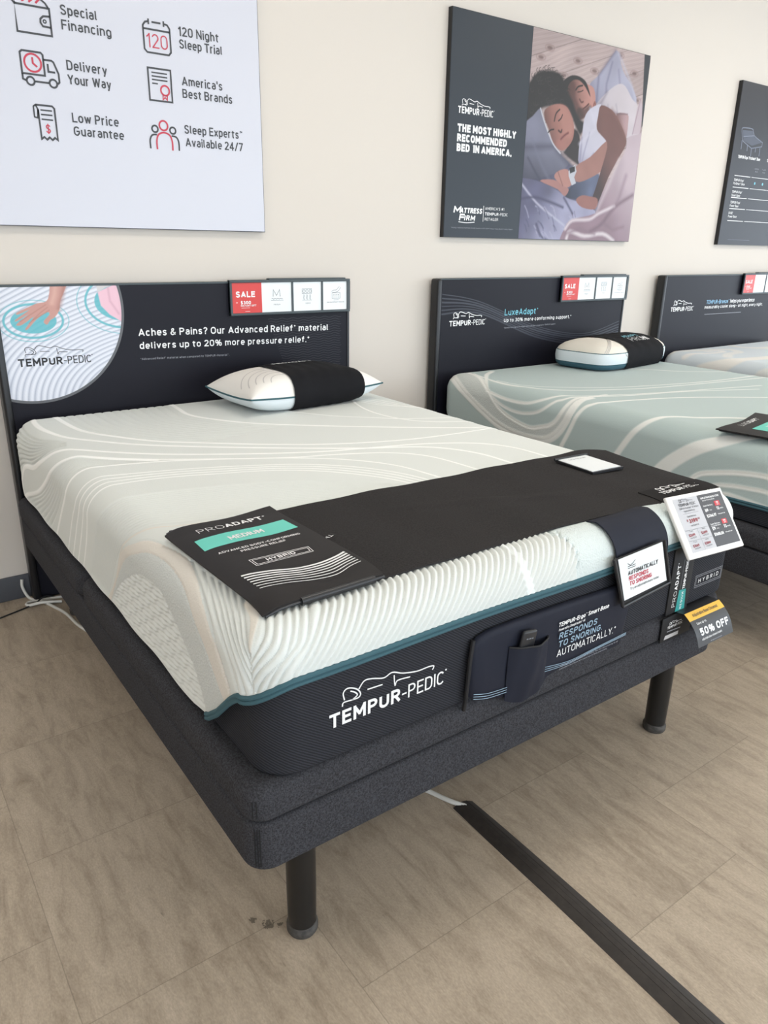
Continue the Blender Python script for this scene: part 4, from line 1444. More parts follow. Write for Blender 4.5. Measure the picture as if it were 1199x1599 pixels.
PS += [
    ('poly', R_('pillowl'), grad((72, 72, 92), (140, 140, 160), (2.72, 1.66), (2.80, 2.0), .10, 20, 6), .008),
    ('line', [G('pillowl')[8], G('pillowl')[3], G('pillowl')[5]], (70, 70, 92), .05, .012, .7),
    ('line', [(2.72, 1.93), (2.80, 1.82), (2.90, 1.72)], (128, 128, 150), .03, .006, .6),
    ('line', [(2.70, 1.84), (2.78, 1.76), (2.86, 1.69)], (66, 66, 88), .02, .005, .7),
    ('line', smooth(G('pilline'), 4), (214, 214, 224), .006, .0035),
    ('poly', R_('facew'), grad((84, 54, 50), (178, 126, 116), (2.80, 1.88), (2.97, 1.96), .05, 36, 9), .006),
    ('poly', R_('facewl'), (198, 146, 134), .035, 0, .6),
    ('poly', ell(2.935, 1.925, .030, .022, 16), (186, 128, 120), .03, 0, .5),
    ('line', smooth(G('browe'), 4), (34, 22, 22), .006, .004), ('line', smooth(G('eyew'), 4), (34, 20, 20), .005, .0036), ('line', smooth(G('eyew2'), 4), (34, 20, 20), .005, .0036),
    ('line', smooth(G('nosew'), 4), (66, 38, 36), .008, .0045), ('line', smooth(G('mouthw'), 4), (150, 92, 88), .010, .0065), ('line', smooth(G('mouthw'), 4), (96, 54, 54), .005, .0012),
    ('poly', R_('shirtw'), grad((142, 138, 166), (212, 208, 222), (3.04, 1.72), (3.20, 1.98), .07, 30, 12), .006),
    ('line', [G('shirtw')[10], G('shirtw')[8]], (146, 142, 170), .02, .005, .8),
    ('line', [(3.17, 2.0), (3.14, 1.90), (3.12, 1.80)], (158, 154, 180), .016, .004, .8),
    ('line', [(3.22, 1.90), (3.15, 1.82), (3.10, 1.76)], (170, 166, 190), .016, .004, .8),
    ('line', [G('shirtw')[1], G('shirtw')[4], G('shirtw')[9]], (222, 218, 232), .03, .006, .6),
    ('poly', R_('blue'), grad((54, 60, 82), (104, 112, 140), (3.05, 1.60), (3.25, 1.66), .14, 40, 14), .012),
    ('poly', R_('armm2'), grad((104, 68, 64), (172, 126, 116), (3.10, 1.64), (3.12, 1.76), .05, 30, 15), .006),
    ('poly', R_('armw'), grad((66, 42, 42), (128, 88, 82), (3.22, 1.80), (3.38, 1.90), .06, 26, 16), .006),
    ('line', [G('armw')[1], G('armw')[2], G('armw')[3]], (146, 104, 96), .04, .006, .7),
    ('poly', R_('forew'), grad((116, 76, 74), (182, 134, 128), (2.86, 1.60), (2.90, 1.66), .04, 30, 17), .006),
    ('poly', R_('handm'), grad((128, 84, 80), (192, 142, 132), (2.90, 1.62), (2.93, 1.70), .04, 40, 18), .006),
    ('line', [G('handm')[1], G('handm')[5]], (106, 66, 64), .008, .002, .8), ('line', [(2.905, 1.685), (2.935, 1.655)], (110, 70, 68), .006, .0014, .8), ('line', [(2.92, 1.695), (2.95, 1.665)], (110, 70, 68), .006, .0014, .8),
    ('poly', R_('sheet'), grad((108, 106, 136), (176, 174, 200), (2.75, 1.62), (2.95, 1.46), .16, 26, 19), .008),
    ('line', smooth(G('fold1'), 4), (198, 196, 216), .014, .005), ('line', smooth(G('fold2'), 4), (84, 82, 112), .02, .006), ('line', smooth(G('fold3'), 4), (86, 84, 114), .02, .006), ('line', smooth(G('fold4'), 4), (90, 88, 118), .018, .006)]
for k in range(26):      # creases of the grey sheet
    x, z = 2.70 + .40 * rng2.random(), 1.46 + .17 * rng2.random()
    if z > 1.655 - (x - 2.70) * .20:
        continue
    a = -.5 - .7 * rng2.random()
    l_ = .03 + .05 * rng2.random()
    PS.append(('line', smooth([(x, z), (x + l_ * .5 * math.cos(a), z + l_ * .5 * math.sin(a) + .006), (x + l_ * math.cos(a), z + l_ * math.sin(a))], 3), (86, 84, 116) if k % 2 else (192, 190, 212), .012, .0025, .7))
PS += [
    ('poly', R_('fist'), grad((104, 66, 62), (166, 116, 108), (3.10, 1.54), (3.14, 1.60), .05, 40, 20), .006),
    ('line', [(3.085, 1.585), (3.10, 1.555)], (84, 52, 50), .005, .0014, .8), ('line', [(3.105, 1.592), (3.12, 1.56)], (84, 52, 50), .005, .0014, .8),
    ('poly', R_('blanket'), grad((206, 188, 196), (160, 134, 146), (3.52, 1.90), (3.26, 1.58), .08, 24, 21), .008),
    ('poly', G('blanket2'), (210, 192, 200), .006), ('line', [G('blanket2')[0], G('blanket2')[3]], (156, 130, 142), .012, .003, .7),
    ('line', smooth(G('bfold1'), 4), (134, 108, 122), .03, .010, .85), ('line', smooth(G('bfold2'), 4), (228, 214, 220), .02, .008), ('line', smooth(G('bfold3'), 4), (230, 218, 222), .02, .010),
    ('line', [(3.45, 1.88), (3.38, 1.74), (3.30, 1.60)], (218, 202, 208), .04, .008, .7), ('line', [(3.53, 1.80), (3.49, 1.68), (3.42, 1.58)], (150, 124, 138), .04, .010, .6),
    ('line', [(3.05, 1.47), (3.16, 1.50), (3.30, 1.475)], (150, 124, 138), .03, .008, .8), ('line', [(3.36, 1.54), (3.46, 1.50), (3.56, 1.52)], (146, 120, 134), .03, .008, .7),
    ('poly', G('watch'), (206, 206, 214), .004), ('poly', G('screen'), (26, 26, 32), .003),
    ('poly', G('barR'), (48, 54, 61), .004),
]
X, Z, C = paint(2.672, 3.6295, 1.4385, 2.4335, .0030, wood, PS)
C = .74 * C ** 1.12
op = grid_print('photo_print', X, Z, C, -.0286, PRINT, p2)
op['label'] = 'photo of two people asleep under grey and pink bedding'


def poster3(p):
    S = mat('poster_line_grey', rgb(112, 118, 134), .5)
    # outline drawing of a raised adjustable base
    p.line(smooth([(4.678, 2.147), (4.69, 2.163), (4.80, 2.166), (4.82, 2.15), (4.84, 2.128)], 4), .006, S)
    p.line([(4.678, 2.147), (4.70, 2.10), (4.716, 2.084), (4.83, 2.05), (4.955, 2.07), (4.955, 2.095), (4.87, 2.118), (4.84, 2.128), (4.71, 2.112)], .006, S)
    p.poly([(4.69, 2.15), (4.81, 2.155), (4.835, 2.127), (4.71, 2.105)], mat('poster_fill_grey', rgb(76, 82, 98), .5))
    p.poly([(4.71, 2.103), (4.83, 2.125), (4.945, 2.094), (4.83, 2.066), (4.72, 2.088)], mat('poster_fill_grey2', rgb(70, 76, 92), .5))
    for x, z0, z1 in ((4.70, 2.09, 2.035), (4.775, 2.065, 2.03), (4.83, 2.05, 2.0), (4.88, 2.06, 2.03), (4.935, 2.06, 2.01)):
        p.line([(x, z0), (x + .004, z1)], .008, S)
    p.text('TEMPUR-Ergo\u00ae ProSmart\u2122 Base', 4.684, 1.981, .278, .019, WHITE, .03)
    p.text('TEMPUR-Ergo\u00ae Smart Base', 5.05, 1.981, .25, .019, WHITE, .03)
    for x, s1, s2 in ((4.915, 'HeatCool', 'Back'), (5.01, 'TrueFit', 'Head'), (5.11, 'Sound', 'Scape')):
        p.text(s1, x, 1.925, .05, .009, GREY_INK)
        p.text(s2, x + .01, 1.908, .035, .009, GREY_INK)
    for z in (1.874, 1.802, 1.737, 1.667, 1.590):
        p.line([(4.678, z), (4.876, z)], .004, WHITE)
        p.line([(4.892, z), (5.9, z)], .003, WHITE)
    for a, b_, z in (('TEMPUR-Ergo\u00ae', 'ProSmart\u2122 Base', 1.84), ('TEMPUR-Ergo\u00ae', 'Smart Base', 1.766), ('TEMPUR-Ergo\u00ae', 'Power Base', 1.70), ('EASE\u00ae', 'Power Base', 1.632)):
        p.text(a, 4.68, z, .125 if 'E' != a[0] else .055, .015, WHITE, .01)
        p.text(b_, 4.68, z - .022, .14 if 'Pro' in b_ else .105, .015, WHITE, .01)
    for x in (4.945, 5.047, 5.15, 5.25):
        p.disc(x, 1.838, .009, AQUA)
    p.line([(4.72, 1.468), (5.0, 1.466)], .002, S)


board(4.606, 6.1, 1.433, 2.432, 'wall_poster', 'dark comparison chart poster cut off by the right edge of the photo', FRAME_B, POSTER_BLK, poster3)

# ------------------------------------------------------------------ first bed
YF, YR = -2.104, -.085
bed_base(0, 1.52, YF, YR - .01, 'charcoal fabric adjustable base under the striped mattress in front')
s1 = Surf(.02, 1.53, YF, YR, .763, .08)
s1.flare = .024
t1 = thing('mattress', (.775, (YF + YR) / 2, .462), 'thick mattress with ribbed white top and charcoal border, nearest bed', 'mattress')
BW, CREAM, WARM = (250, 250, 247), (224, 218, 208), (218, 216, 204)
w_ = dict(
    w0=[(.622, -.11), (.612, -.24), (.605, -.36), (.64, -.466), (.731, -.607), (.849, -.72), (1.036, -.867), (1.223, -1.0), (1.398, -1.11), (1.56, -1.18)],
    w1=[(.10, -.09), (.083, -.20), (.085, -.335), (.118, -.482), (.193, -.592), (.309, -.725), (.517, -.891), (.746, -1.05), (.908, -1.15), (1.05, -1.22), (1.13, -1.30), (1.175, -1.41), (1.18, -1.56)],
    w2=[(.168, -.10), (.172, -.263), (.195, -.433), (.271, -.577), (.36, -.70), (.481, -.801), (.648, -.93), (.831, -1.04), (1.05, -1.12), (1.25, -1.15), (1.5, -1.16)],
    w3=[(-.24, -.10), (-.102, -.237), (-.053, -.422), (.008, -.566), (.06, -.625), (.118, -.679), (.195, -.76), (.312, -.862), (.481, -.97), (.659, -1.064), (.781, -1.115), (.93, -1.155), (1.10, -1.205), (1.25, -1.29), (1.32, -1.40), (1.33, -1.56)],
    w4=[(-.24, -.16), (-.208, -.22), (-.133, -.446), (-.031, -.637), (.05, -.725), (.106, -.761), (.173, -.829), (.291, -.921), (.458, -1.02), (.627, -1.11), (.80, -1.17), (.94, -1.24), (1.02, -1.35), (1.046, -1.55)],
    w4b=[(-.25, -.62), (-.208, -.668), (-.112, -.768), (-.023, -.859), (.029, -.883), (.10, -.90), (.178, -.915), (.283, -.945), (.40, -.995), (.56, -1.075), (.70, -1.165), (.80, -1.26), (.87, -1.38), (.90, -1.55)],
    w5=[(-.26, -.77), (-.218, -.802), (-.098, -.896), (-.023, -.963), (.031, -.998), (.10, -1.005), (.203, -1.03), (.30, -1.055), (.422, -1.099), (.538, -1.15), (.65, -1.214), (.75, -1.31), (.82, -1.42), (.86, -1.55)],
    w8=[(-.27, -.93), (-.231, -.957), (-.128, -1.034), (-.008, -1.09), (.06, -1.098), (.118, -1.099), (.20, -1.105), (.30, -1.128), (.40, -1.164), (.51, -1.203), (.617, -1.271), (.70, -1.36), (.76, -1.45), (.80, -1.55)],
    wr=[(1.345, -.38), (1.28, -.52), (1.245, -.67), (1.25, -.80), (1.285, -.90), (1.35, -.97), (1.48, -1.04)],
    wr2=[(.957, -.50), (1.065, -.671), (1.17, -.77), (1.247, -.84), (1.35, -.90), (1.5, -.97)],
    d=[(-.25, -1.19), (-.224, -1.208), (-.139, -1.295), (-.031, -1.371), (.028, -1.426), (.06, -1.454), (.11, -1.489), (.2, -1.51), (.4, -1.55)])
cOut = [(-.229, -1.208), (-.107, -1.319), (-.033, -1.372), (.014, -1.445), (.047, -1.508), (.065, -1.6), (.072, -1.682), (.057, -1.759), (.031, -1.83), (-.002, -1.90), (-.044, -1.955), (-.13, -2.0)]
bOut = [(-.223, -1.229), (-.062, -1.374), (.005, -1.489), (.031, -1.571), (.034, -1.68), (.011, -1.783), (-.043, -1.865), (-.098, -1.92), (-.15, -1.965)]
aOut = [(-.221, -1.236), (-.131, -1.339), (-.051, -1.48), (-.03, -1.577), (-.028, -1.644), (-.054, -1.697), (-.097, -1.765), (-.149, -1.83), (-.226, -1.868)]
aIn = [(-.221, -1.236), (-.24, -1.308), (-.245, -1.402), (-.245, -1.502), (-.245, -1.592), (-.245, -1.68), (-.245, -1.757), (-.24, -1.86)]
fan0 = [(.046, -.10), (.032, -.251), (.049, -.422), (.101, -.548)]
fan1 = [(-.14, -.12), (-.092, -.21), (-.046, -.401), (.014, -.534), (.091, -.60)]
sg0 = [(-.24, -.2), (-.211, -.272), (-.146, -.461), (-.049, -.649), (.028, -.758), (.109, -.818), (.2, -.87), (.35, -.955)]
sg1 = [(-.25, -.58), (-.211, -.624), (-.121, -.735), (-.031, -.829), (.023, -.861), (.121, -.885), (.25, -.925)]
rb0 = [(-.26, -1.18), (-.22, -1.20), (-.138, -1.268), (-.076, -1.315), (-.005, -1.385), (.047, -1.427), (.111, -1.457), (.25, -1.49), (.45, -1.53), (.7, -1.62)]
rb1 = [(-.26, -1.0), (-.202, -1.06), (-.079, -1.14), (0, -1.19), (.052, -1.215), (.106, -1.225), (.221, -1.24), (.40, -1.29), (.60, -1.38), (.76, -1.52)]
gro = []
rng = np.random.default_rng(4)
for q in interp_lines(fan0, fan1, 8, True):
    gro.append((q, .0085, .0036))
for q in interp_lines(w_['w4'][:8], sg1, 8):
    gro.append((q, .0056, .0042))
for q in interp_lines(rb1, rb0, 16, True):
    gro.append((q, .0050, .0042))
for q in interp_lines(w_['w2'][:6], w_['w0'][:6], 12):
    gro.append((q, .0038, .0040))
PA = np.array(smooth(aOut, 6) + smooth(aIn[::-1], 6))
for i in range(28):
    v = np.linspace(-1.20, -1.90, 140)
    u = -.372 + i * .0122 + .16 * (-v - 1.24) + .0020 * np.sin(v * 75 + i * 2.1) + .0012 * np.sin(v * 163 + i * 1.3)
    k = inside(PA, u, v)
    run_ = []
    for j in range(len(v)):
        if k[j]:
            run_.append((u[j], v[j]))
        if (not k[j] or j == len(v) - 1) and run_:
            if len(run_) > 4:
                gro.append((np.array(run_), .0080, .0036))
            run_ = []
for q in (aOut, bOut, cOut, w_['d'][:8]):
    gro.append((smooth(q, 8), .0028, .0026))
# corner ribs running from under the product panel to the corner seam
CORNER = [[(.077, -1.70), (.040, -1.82), (-.002, -1.912), (-.067, -1.968), (-.125, -2.012)], [(.078, -1.76), (.028, -1.898), (-.02, -1.985), (-.095, -2.035)], [(.08, -1.80), (.036, -1.915), (-.005, -1.996), (-.068, -2.075)], [(.082, -1.83), (.039, -1.937), (.005, -2.008), (-.034, -2.092)], [(.085, -1.86), (.039, -1.963), (.008, -2.024), (-.015, -2.086)], [(.087, -1.89), (.047, -1.977), (.019, -2.027), (.003, -2.074)], [(.09, -1.92), (.054, -1.989), (.026, -2.035), (.014, -2.062)],
          [(.102, -1.985), (.069, -2.045), (.044, -2.064), (.011, -2.070)], [(.120, -1.985), (.076, -2.064), (.041, -2.082), (-.004, -2.082)], [(.138, -1.985), (.090, -2.076), (.050, -2.100), (-.018, -2.094)], [(.155, -1.985), (.105, -2.083), (.064, -2.117), (-.03, -2.116)], [(.172, -1.985), (.129, -2.068), (.095, -2.108), (.0, -2.140)], [(.190, -1.985), (.146, -2.072), (.113, -2.112), (.035, -2.152)]]
for q in CORNER:
    gro.append((smooth(q, 10), .0075, .0034))
gro.append((dense([(.018, -2.058), (-.01, -2.083), (-.05, -2.112)]), .006, .0034))
# upright ribs of the foot side, leaning left towards the piping
for i in range(42):
    u = .208 + i * .0176
    lean = .115 if u > .2 else .05 + .065 * (u - .1) / .1
    q = [(u, -1.99), (u - lean * .10, -2.03), (u - lean * .38, -2.075), (u - lean * .70, -2.118), (u - lean * 1.1, -2.165)]
    if u < .2:
        q = [(u, -1.985), (u - lean * .25, -2.02), (u - lean * .7, -2.05), (u - lean * 1.3, -2.082), (u - lean * 2.1, -2.13)]
    q = [c for c in smooth(q, 8) if c[0] < .853]
    if len(q) > 1:
        gro.append((q, .0085, .0036))
for i in range(18):
    u = 1.235 + i * .0155
    gro.append((smooth([(u, -1.98), (u + .002, -2.06), (u + .01, -2.165)], 6), .0028, .0036))
g_ = [(.849, -2.0), (.846, -2.078), (.853, -2.125), (.872, -2.17)]
gro.append((smooth(g_, 6), .002, .002))
bands = [(w_['w0'], .010, .004, BW), (w_['w1'], .009, .006, BW), (w_['w2'], .010, .004, BW), (w_['w3'], .009, .005, BW), (w_['w4'], .008, .004, BW), (w_['w4b'], .006, .004, BW), (w_['wr'], .006, .003, BW), (w_['wr2'], .004, .003, BW),
         ([(.692, -1.99), (.687, -2.067), (.683, -2.106), (.694, -2.17)], .009, .011, (240, 244, 242)),
         ([(.088, -1.95), (.072, -2.0), (.045, -2.035), (.022, -2.056)], .013, .003, CREAM), (w_['d'], .003, .003, CREAM)]
for q in interp_lines(w_['w5'], w_['w8'], 4, True):
    bands.append(([tuple(c) for c in q[::3]], .0035, .0035, BW))
for k in range(4):
    bands.append(([(1.30 + .03 * k, -.45), (1.36 + .03 * k, -.62 - .02 * k), (1.50, -.74 - .04 * k)], .003, .003, BW))
GREEN, PALE, ICE = (220, 223, 219), (200, 204, 198), (214, 223, 224)
regs = [
        (cOut + bOut[::-1], (223, 217, 208), .5, .0005),
        (bOut + aOut[::-1], (208, 211, 208), 1.3, 0),
        (aOut + aIn[::-1], (222, 224, 220), .25, .0015),
        ([(.86, -1.98), (.85, -2.08), (.87, -2.19), (1.24, -2.19), (1.22, -1.98)], (214, 222, 220), 1.4, -.001)]


def eL(V):
    # the top knit runs deep down the side and sweeps up round the foot corner
    a = np.interp(V, [-2.024, -1.99, -1.96, -1.92, -1.87, -1.80, -1.6, -.2], [.178, .205, .236, .278, .318, .327, .326, .326])
    return a + .004 * np.sin(V * 21)


KM = knit_mat('knit_cover')
ko, edge = knit('knit_top', s1, t1, KM, eL, lambda U: .135 + .002 * np.sin(U * 9), .19, (130, 680, 46), (60, 100, 800), bands, gro, regs, [lin(c) for c in GREEN], 1.0)
mb = MB()
mb.rbox(.0365, 1.548, YF + .004, YR - .014, .4625, .672, BORDER, rc=.074, re=.006, rbot=.012, nc=12)
p = Print(mb, wallf(YF + .004), .0008)
brand(p, .167, .5365, .285, WHITE, .010)
for a, b_ in (((1.357, .513), (1.487, .549)), ((1.362, .518), (1.482, .544))):
    p.line([(a[0], a[1]), (b_[0], a[1]), (b_[0], b_[1]), (a[0], b_[1])], .0022, CARD_GREY, True)
p.text('H Y B R I D', 1.373, .5245, .098, .0125, WHITE, .012)
bo = mb.build('border', t1)
bo['label'] = 'charcoal twill border with white wordmark'
mb = MB()
piping(edge, mb, PIPE)
mb.build('piping', t1)
mb = MB()
fr = wallf(YF + .0035)
p = Print(mb, fr, .002)
mb.box(1.232, 1.329, YF - .0005, YF + .01, .463, .66, NYLON_B, .001)
p.d = .0046
V_ = plane_frame((0, YF + .0035, 0))
pr = Print(mb, Frame((1.2665, YF + .0035, .4835), (0.0, 0, 1), (-1, 0, 0)), .0046)
pr.text('PRO', 0, 0, .047, .0145, WHITE, -.012)
pr.text('ADAPT\u00ae', .051, 0, .082, .0145, WHITE, .035)
pr.text('TEMPUR-PEDIC', .046, -.034, .084, .0105, WHITE, .03)
pr.line([(.048, -.0135), (.136, -.0135)], .0012, CARD_GREY)
p.poly([(1.273, .4645), (1.316, .4645), (1.309, .526), (1.277, .530)], TEAL_D)
pr.text('M E D I U M', -.015, -.033, .052, .0095, WHITE, .01)
lb = mb.build('label_strip', t1)
lb['label'] = 'black and teal woven name strip'

# brand flap hanging between mattress and base
mb = MB()
mb.box(1.213, 1.352, YF - .0075, YF - .0035, .388, .4615, NYLON_B, .001)
p = Print(mb, wallf(YF - .0075))
brand(p, 1.238, .425, .070, WHITE, .018)
p.line([(1.238, .417), (1.30, .414)], .003, GREY_INK)
p.poly([(1.229, .394), (1.294, .394), (1.294, .405), (1.233, .406)], mat('flap_grey', rgb(196, 196, 198), .5))
tag(mb.build('brand_tag', base=(1.28, YF, .388)), 'small black tag with wordmark hanging on the base below the name strip', 'tag')


# dark runner over the foot
def runner_pt(u, v):
    """u 0..1 left to right, v 0..1 foot to back"""
    x = .092 + u * (1.52 - .092)
    yf_ = -2.004 + .004 * math.sin(x * 9) - .034 * max(0, (x - .6)) ** 1.3
    yb_ = -1.525 - .03 * u
    if u > .94:
        k = (u - .94) / .06
        yb_ -= .045 * k * k
    y = yf_ + v * (yb_ - yf_)
    z = .7665 + .0015 * math.sin(x * 14 + y * 9) + .001 * math.sin(x * 31)
    # front edge rolls down a little with the mattress
    d = max(0.0, -1.985 - y)
    z -= d * d * 2.2
    # right end stands out past the edge with a soft droop
    if x > 1.42:
        k = (x - 1.42) / .10
        z += .004 * k - .006 * k * k
        x += .04 * k * v * v
    return x, y, z


nu, nv = 120, 44
P = np.array([[runner_pt(i / (nu - 1), j / (nv - 1)) for j in range(nv)] for i in range(nu)])
mb = MB()
# rounded wrinkle running diagonally across the cloth
for i in range(nu):
    for j in range(nv):
        x, y = P[i, j, 0], P[i, j, 1]
        dd = (x - .9) * .35 + (y + 1.78)
        P[i, j, 2] += .0035 * math.exp(-(dd / .018) ** 2) * math.exp(-((x - .95) / .25) ** 2)
Nn = np.zeros_like(P)
Nn[..., 2] = 1
mb.slab(P, Nn, .004, RUN)
run = mb.build('runner_cloth', base=(.8, -1.78, .763))
tr = thing('foot_runner', (.8, -1.78, .763), 'dark grey runner cloth laid across the foot of the nearest bed', 'runner')
run.parent = tr
run.location = (0, 0, 0)
mb = MB()
RP = [[(1.255 + .262 * i / 8 - (0.0 if j else .0), -2.026 + .075 * j / 4 - .0085 * i / 8) for j in range(5)] for i in range(9)]


def on_runner(x, y, d=.0025):
    u = (x - .092) / (1.52 - .092)
    u = min(max(u, 0), 1)
    yf_ = runner_pt(u, 0)[1]
    yb_ = runner_pt(u, 1)[1]
    v = (y - yf_) / (yb_ - yf_)
    q = runner_pt(u, v)
    return (x, y, q[2] + d)


PP = np.array([[on_runner(x, y) for x, y in r] for r in RP])
mb.slab(PP, np.broadcast_to(np.array([0, 0, 1.0]), PP.shape), .002, RUN_P)
brand(Print(mb, Frame((1.30, -2.002, .7705), (1, -.02, 0), (0, 1, 0)), 0), 0, 0, .165, WHITE, .02)
pt_ = mb.build('logo_patch', tr)
pt_['label'] = 'patch with white wordmark'

mb = MB()
p = Print(mb, Frame((.379, -1.758, .7700), (-.9, -.43, 0), (.43, -.9, 0)), 0)
p.text('TM', -.006, 0, .028, .011, WHITE, .03)
p.line([(-.012, -.002), (-.012, .012)], .004, NYLON_B)
o_ = mb.build('hem_label', tr)
o_['label'] = 'tiny white hem lettering upside down beside the product panel'

# black product panel on the runner
fr = Frame((.070, -1.551, .7745), (math.cos(.032), math.sin(.032), 0), (-math.sin(.032), math.cos(.032), 0))
tp = thing('product_panel', tuple(fr.p(.135, -.23)), 'black vinyl panel with a teal MEDIUM band lying on the runner', 'display panel')


def pan(u, v, d):
    # limp vinyl: back left corner sags over the bed edge, front edge bends down a little
    z = d - .020 * max(0, (.05 - u) / .05) ** 2 * (1 if u < .05 else 0) * .4
    z += .0035 * math.sin(u * 26 + .6) * max(0, (v + .06) / .06) if v > -.06 else 0
    z -= 1.0 * max(0, -.40 - v) ** 2 * 2.0
    z += .004
    return fr.p(u, v, z)


def pan_print(mb, d):
    class W:
        pass
    w = W()
    w.p = lambda u, v, dd=0.0: pan(u, v, d + dd)
    return Print(mb, w, .0005)


for nm, (a0, a1, b0, b1), d, th, m in (('back_sheet', (.004, .252, -.462, -.006), .001, .003, VINYL_E), ('front_sheet', (-.006, .268, -.468, .0), .0075, .0035, VINYL)):
    U_, V2 = np.linspace(a0, a1, 26), np.linspace(b0, b1, 44)
    P = np.array([[pan(u, v + (-.022 + .012 * (u / .26) if b1 == 0 else 0) * (1 if v > -.1 else 0) * (1 + v / .1 if v > -.1 else 0), d) for v in V2] for u in U_])
    mb = MB()
    mb.slab(P, np.broadcast_to(np.array([0, 0, 1.0]), P.shape), th, m)
    if nm == 'front_sheet':
        p = pan_print(mb, d)
        p.text('PRO', .052, -.0785, .064, .0215, WHITE, -.014)
        p.text('ADAPT\u00ae', .119, -.0785, .106, .0215, WHITE, .04)
        tl = smooth([(.025, -.112), (.10, -.105), (.18, -.111), (.249, -.106)], 6)
        bl = smooth([(.252, -.168), (.18, -.176), (.10, -.168), (.021, -.173)], 6)
        for i in range(len(tl) - 1):
            k = len(bl) - 1 - i
            p.poly([tl[i], tl[i + 1], bl[k - 1], bl[k]], TEAL)
        p.text('MEDIUM', .092, -.153, .084, .0215, WHITE, .025, d=.001)
        p.text('ADVANCED BODY-CONFORMING', .036, -.210, .198, .0095, WHITE, .02)
        p.text('PRESSURE RELIEF', .080, -.2265, .108, .0095, WHITE, .02)
        for k in (0, .005):
            p.line([(.071 + k, -.307 + k), (.071 + k, -.273 - k), (.208 - k, -.281 - k), (.204 - k, -.309 + k)], .0016, WHITE, True)
        p.text('HYBRID', .102, -.2985, .067, .0135, WHITE, .03)
        for i in range(7):
            o_ = i * .0115
            q = smooth([(.024 + i * .0005, -.330 - o_), (.08, -.344 - o_ * .96), (.13, -.364 - o_ * .9), (.18, -.3685 - o_ * .9), (.225, -.360 - o_ * .8), (.255, -.349 - o_ * .86)], 5)
            p.line(q, .0058 - i * .00062, WHITE)
    mb.build(nm, tp)
mb = MB()
mb.tube([pan(.075 + .17 * k / 10, -.468, .002) for k in range(11)], .008, VINYL_E, 12)
mb.build('hem_sleeve', tp)
mb = MB()
mb.tube([pan(.0 + .27 * k / 10, -.468, .001) for k in range(11)], .003, PLASTIC_B, 8)
mb.build('stiffener_rod', tp)

# white information card in a black holder at the back of the runner
fq = Frame((1.294, -1.618, .7690), (math.cos(-.065), math.sin(-.065), 0), (math.sin(.065), math.cos(.065), 0))
tq = thing('card_holder', tuple(fq.p(.065, -.077)), 'small white card in black holder on the back edge of the runner', 'card holder')
mb = MB()
mb.prism([(0, 0), (0, -.155), (.131, -.155), (.131, 0)], fq, .0005, .007, PLASTIC_B)
mb.tube([fq.p(-.006, -.002, .009), fq.p(.135, -.002, .009)], .004, PLASTIC_B, 8)
mb.build('holder', tq)
mb = MB()
mb.prism([(.005, -.006), (.005, -.148), (.125, -.148), (.125, -.006)], fq, .007, .0082, CARD)
p = Print(mb, fq, .0086)
p.text('Tell us how we did', .03, -.030, .07, .007, CARD_GREY, .02)
mb.build('card', tq)

# ------------------------------------------------------------------ sleeve with the snoring card over the foot
ts = thing('sign_sleeve', (1.09, YF - .02, .56), 'dark fabric sleeve holding a white snoring card over the mattress foot', 'sign sleeve')
path = []
for k in range(40):
    V2 = -2.008 - k * (.182 / 39)
    c, n_ = s1.at(np.array([1.07]), np.array([V2]))
    path.append((c[0, 1], c[0, 2], n_[0, 1], n_[0, 2]))
rows = []
for i, (y, z, ny, nz) in enumerate(path):
    d = -.001 + .0095 * min(1, i / 7) + .003 * i / 39
    a, b_ = .968 + .002 * i / 39, 1.170 + .006 * i / 39
    rows.append([(a + (b_ - a) * j / 12, y + ny * d, z + nz * d) for j in range(13)])
P = np.array(rows)
fs = plane_frame((.971, -2.125, .698), -.025, .099, .107)
# hang the lower end down to the pocket
extra = []
pk = [(-.018, .008), (.170, -.006)]
for i in range(1, 6):
    k = i / 5
    l_ = Vector(P[-1, 0]).lerp(fs.p(-.020, -.02, -.002), k)
    r_ = Vector(P[-1, -1]).lerp(fs.p(.172, -.03, -.002), k)
    extra.append([tuple(l_.lerp(r_, j / 12)) for j in range(13)])
P = np.concatenate([P[:36], np.array(extra)])
Nn = np.zeros_like(P)
Nn[..., 1] = -1
Nn[:20, :, 2] = 1
Nn[:20, :, 1] = -.4
mb = MB()
mb.slab(P[:, ::-1], Nn, .003, NYLON)
mb.build('strap', ts)
mb = MB()
mb.prism([(-.026, .010), (.004, -.121), (.181, -.122), (.164, .0)][::1], fs, -.004, -.0008, NYLON_B)
for a, b_ in (((-.026, .010), (.0, -.122)), ((.0, -.122), (.182, -.122)), ((.182, -.122), (.164, -.001))):
    mb.tube([fs.p(*a, 0.0), fs.p(*b_, 0.0)], .0042, VINYL_E, 8)
mb.build('pocket', ts)
mb = MB()
mb.prism([(-.012, .006), (.006, -.108), (.170, -.112), (.154, -.002)], fs, -.0006, .0008, CARD)
p = Print(mb, fs, .0012)
p.line([(.020, -.014), (.030, -.022), (.040, -.019), (.049, -.013)], .0016, PRINT_DARK)
p.line([(.021, -.023), (.050, -.025)], .0016, PRINT_DARK)
p.line([(.021, -.028), (.050, -.030)], .0016, PRINT_DARK)
p.text('AUTOMATICALLY', .021, -.0465, .114, .0115, PRINT_DARK, .03, ang=-.055)
p.text('RESPONDS', .0235, -.061, .074, .0115, PRINT_RED, .03, ang=-.06)
p.text('TO SNORING', .026, -.0755, .084, .0115, PRINT_RED, .03, ang=-.06)
p.text('Try an adjustable base today.', .0275, -.0875, .112, .0065, PRINT_DARK, 0, ang=-.05)
mb.build('card', ts)

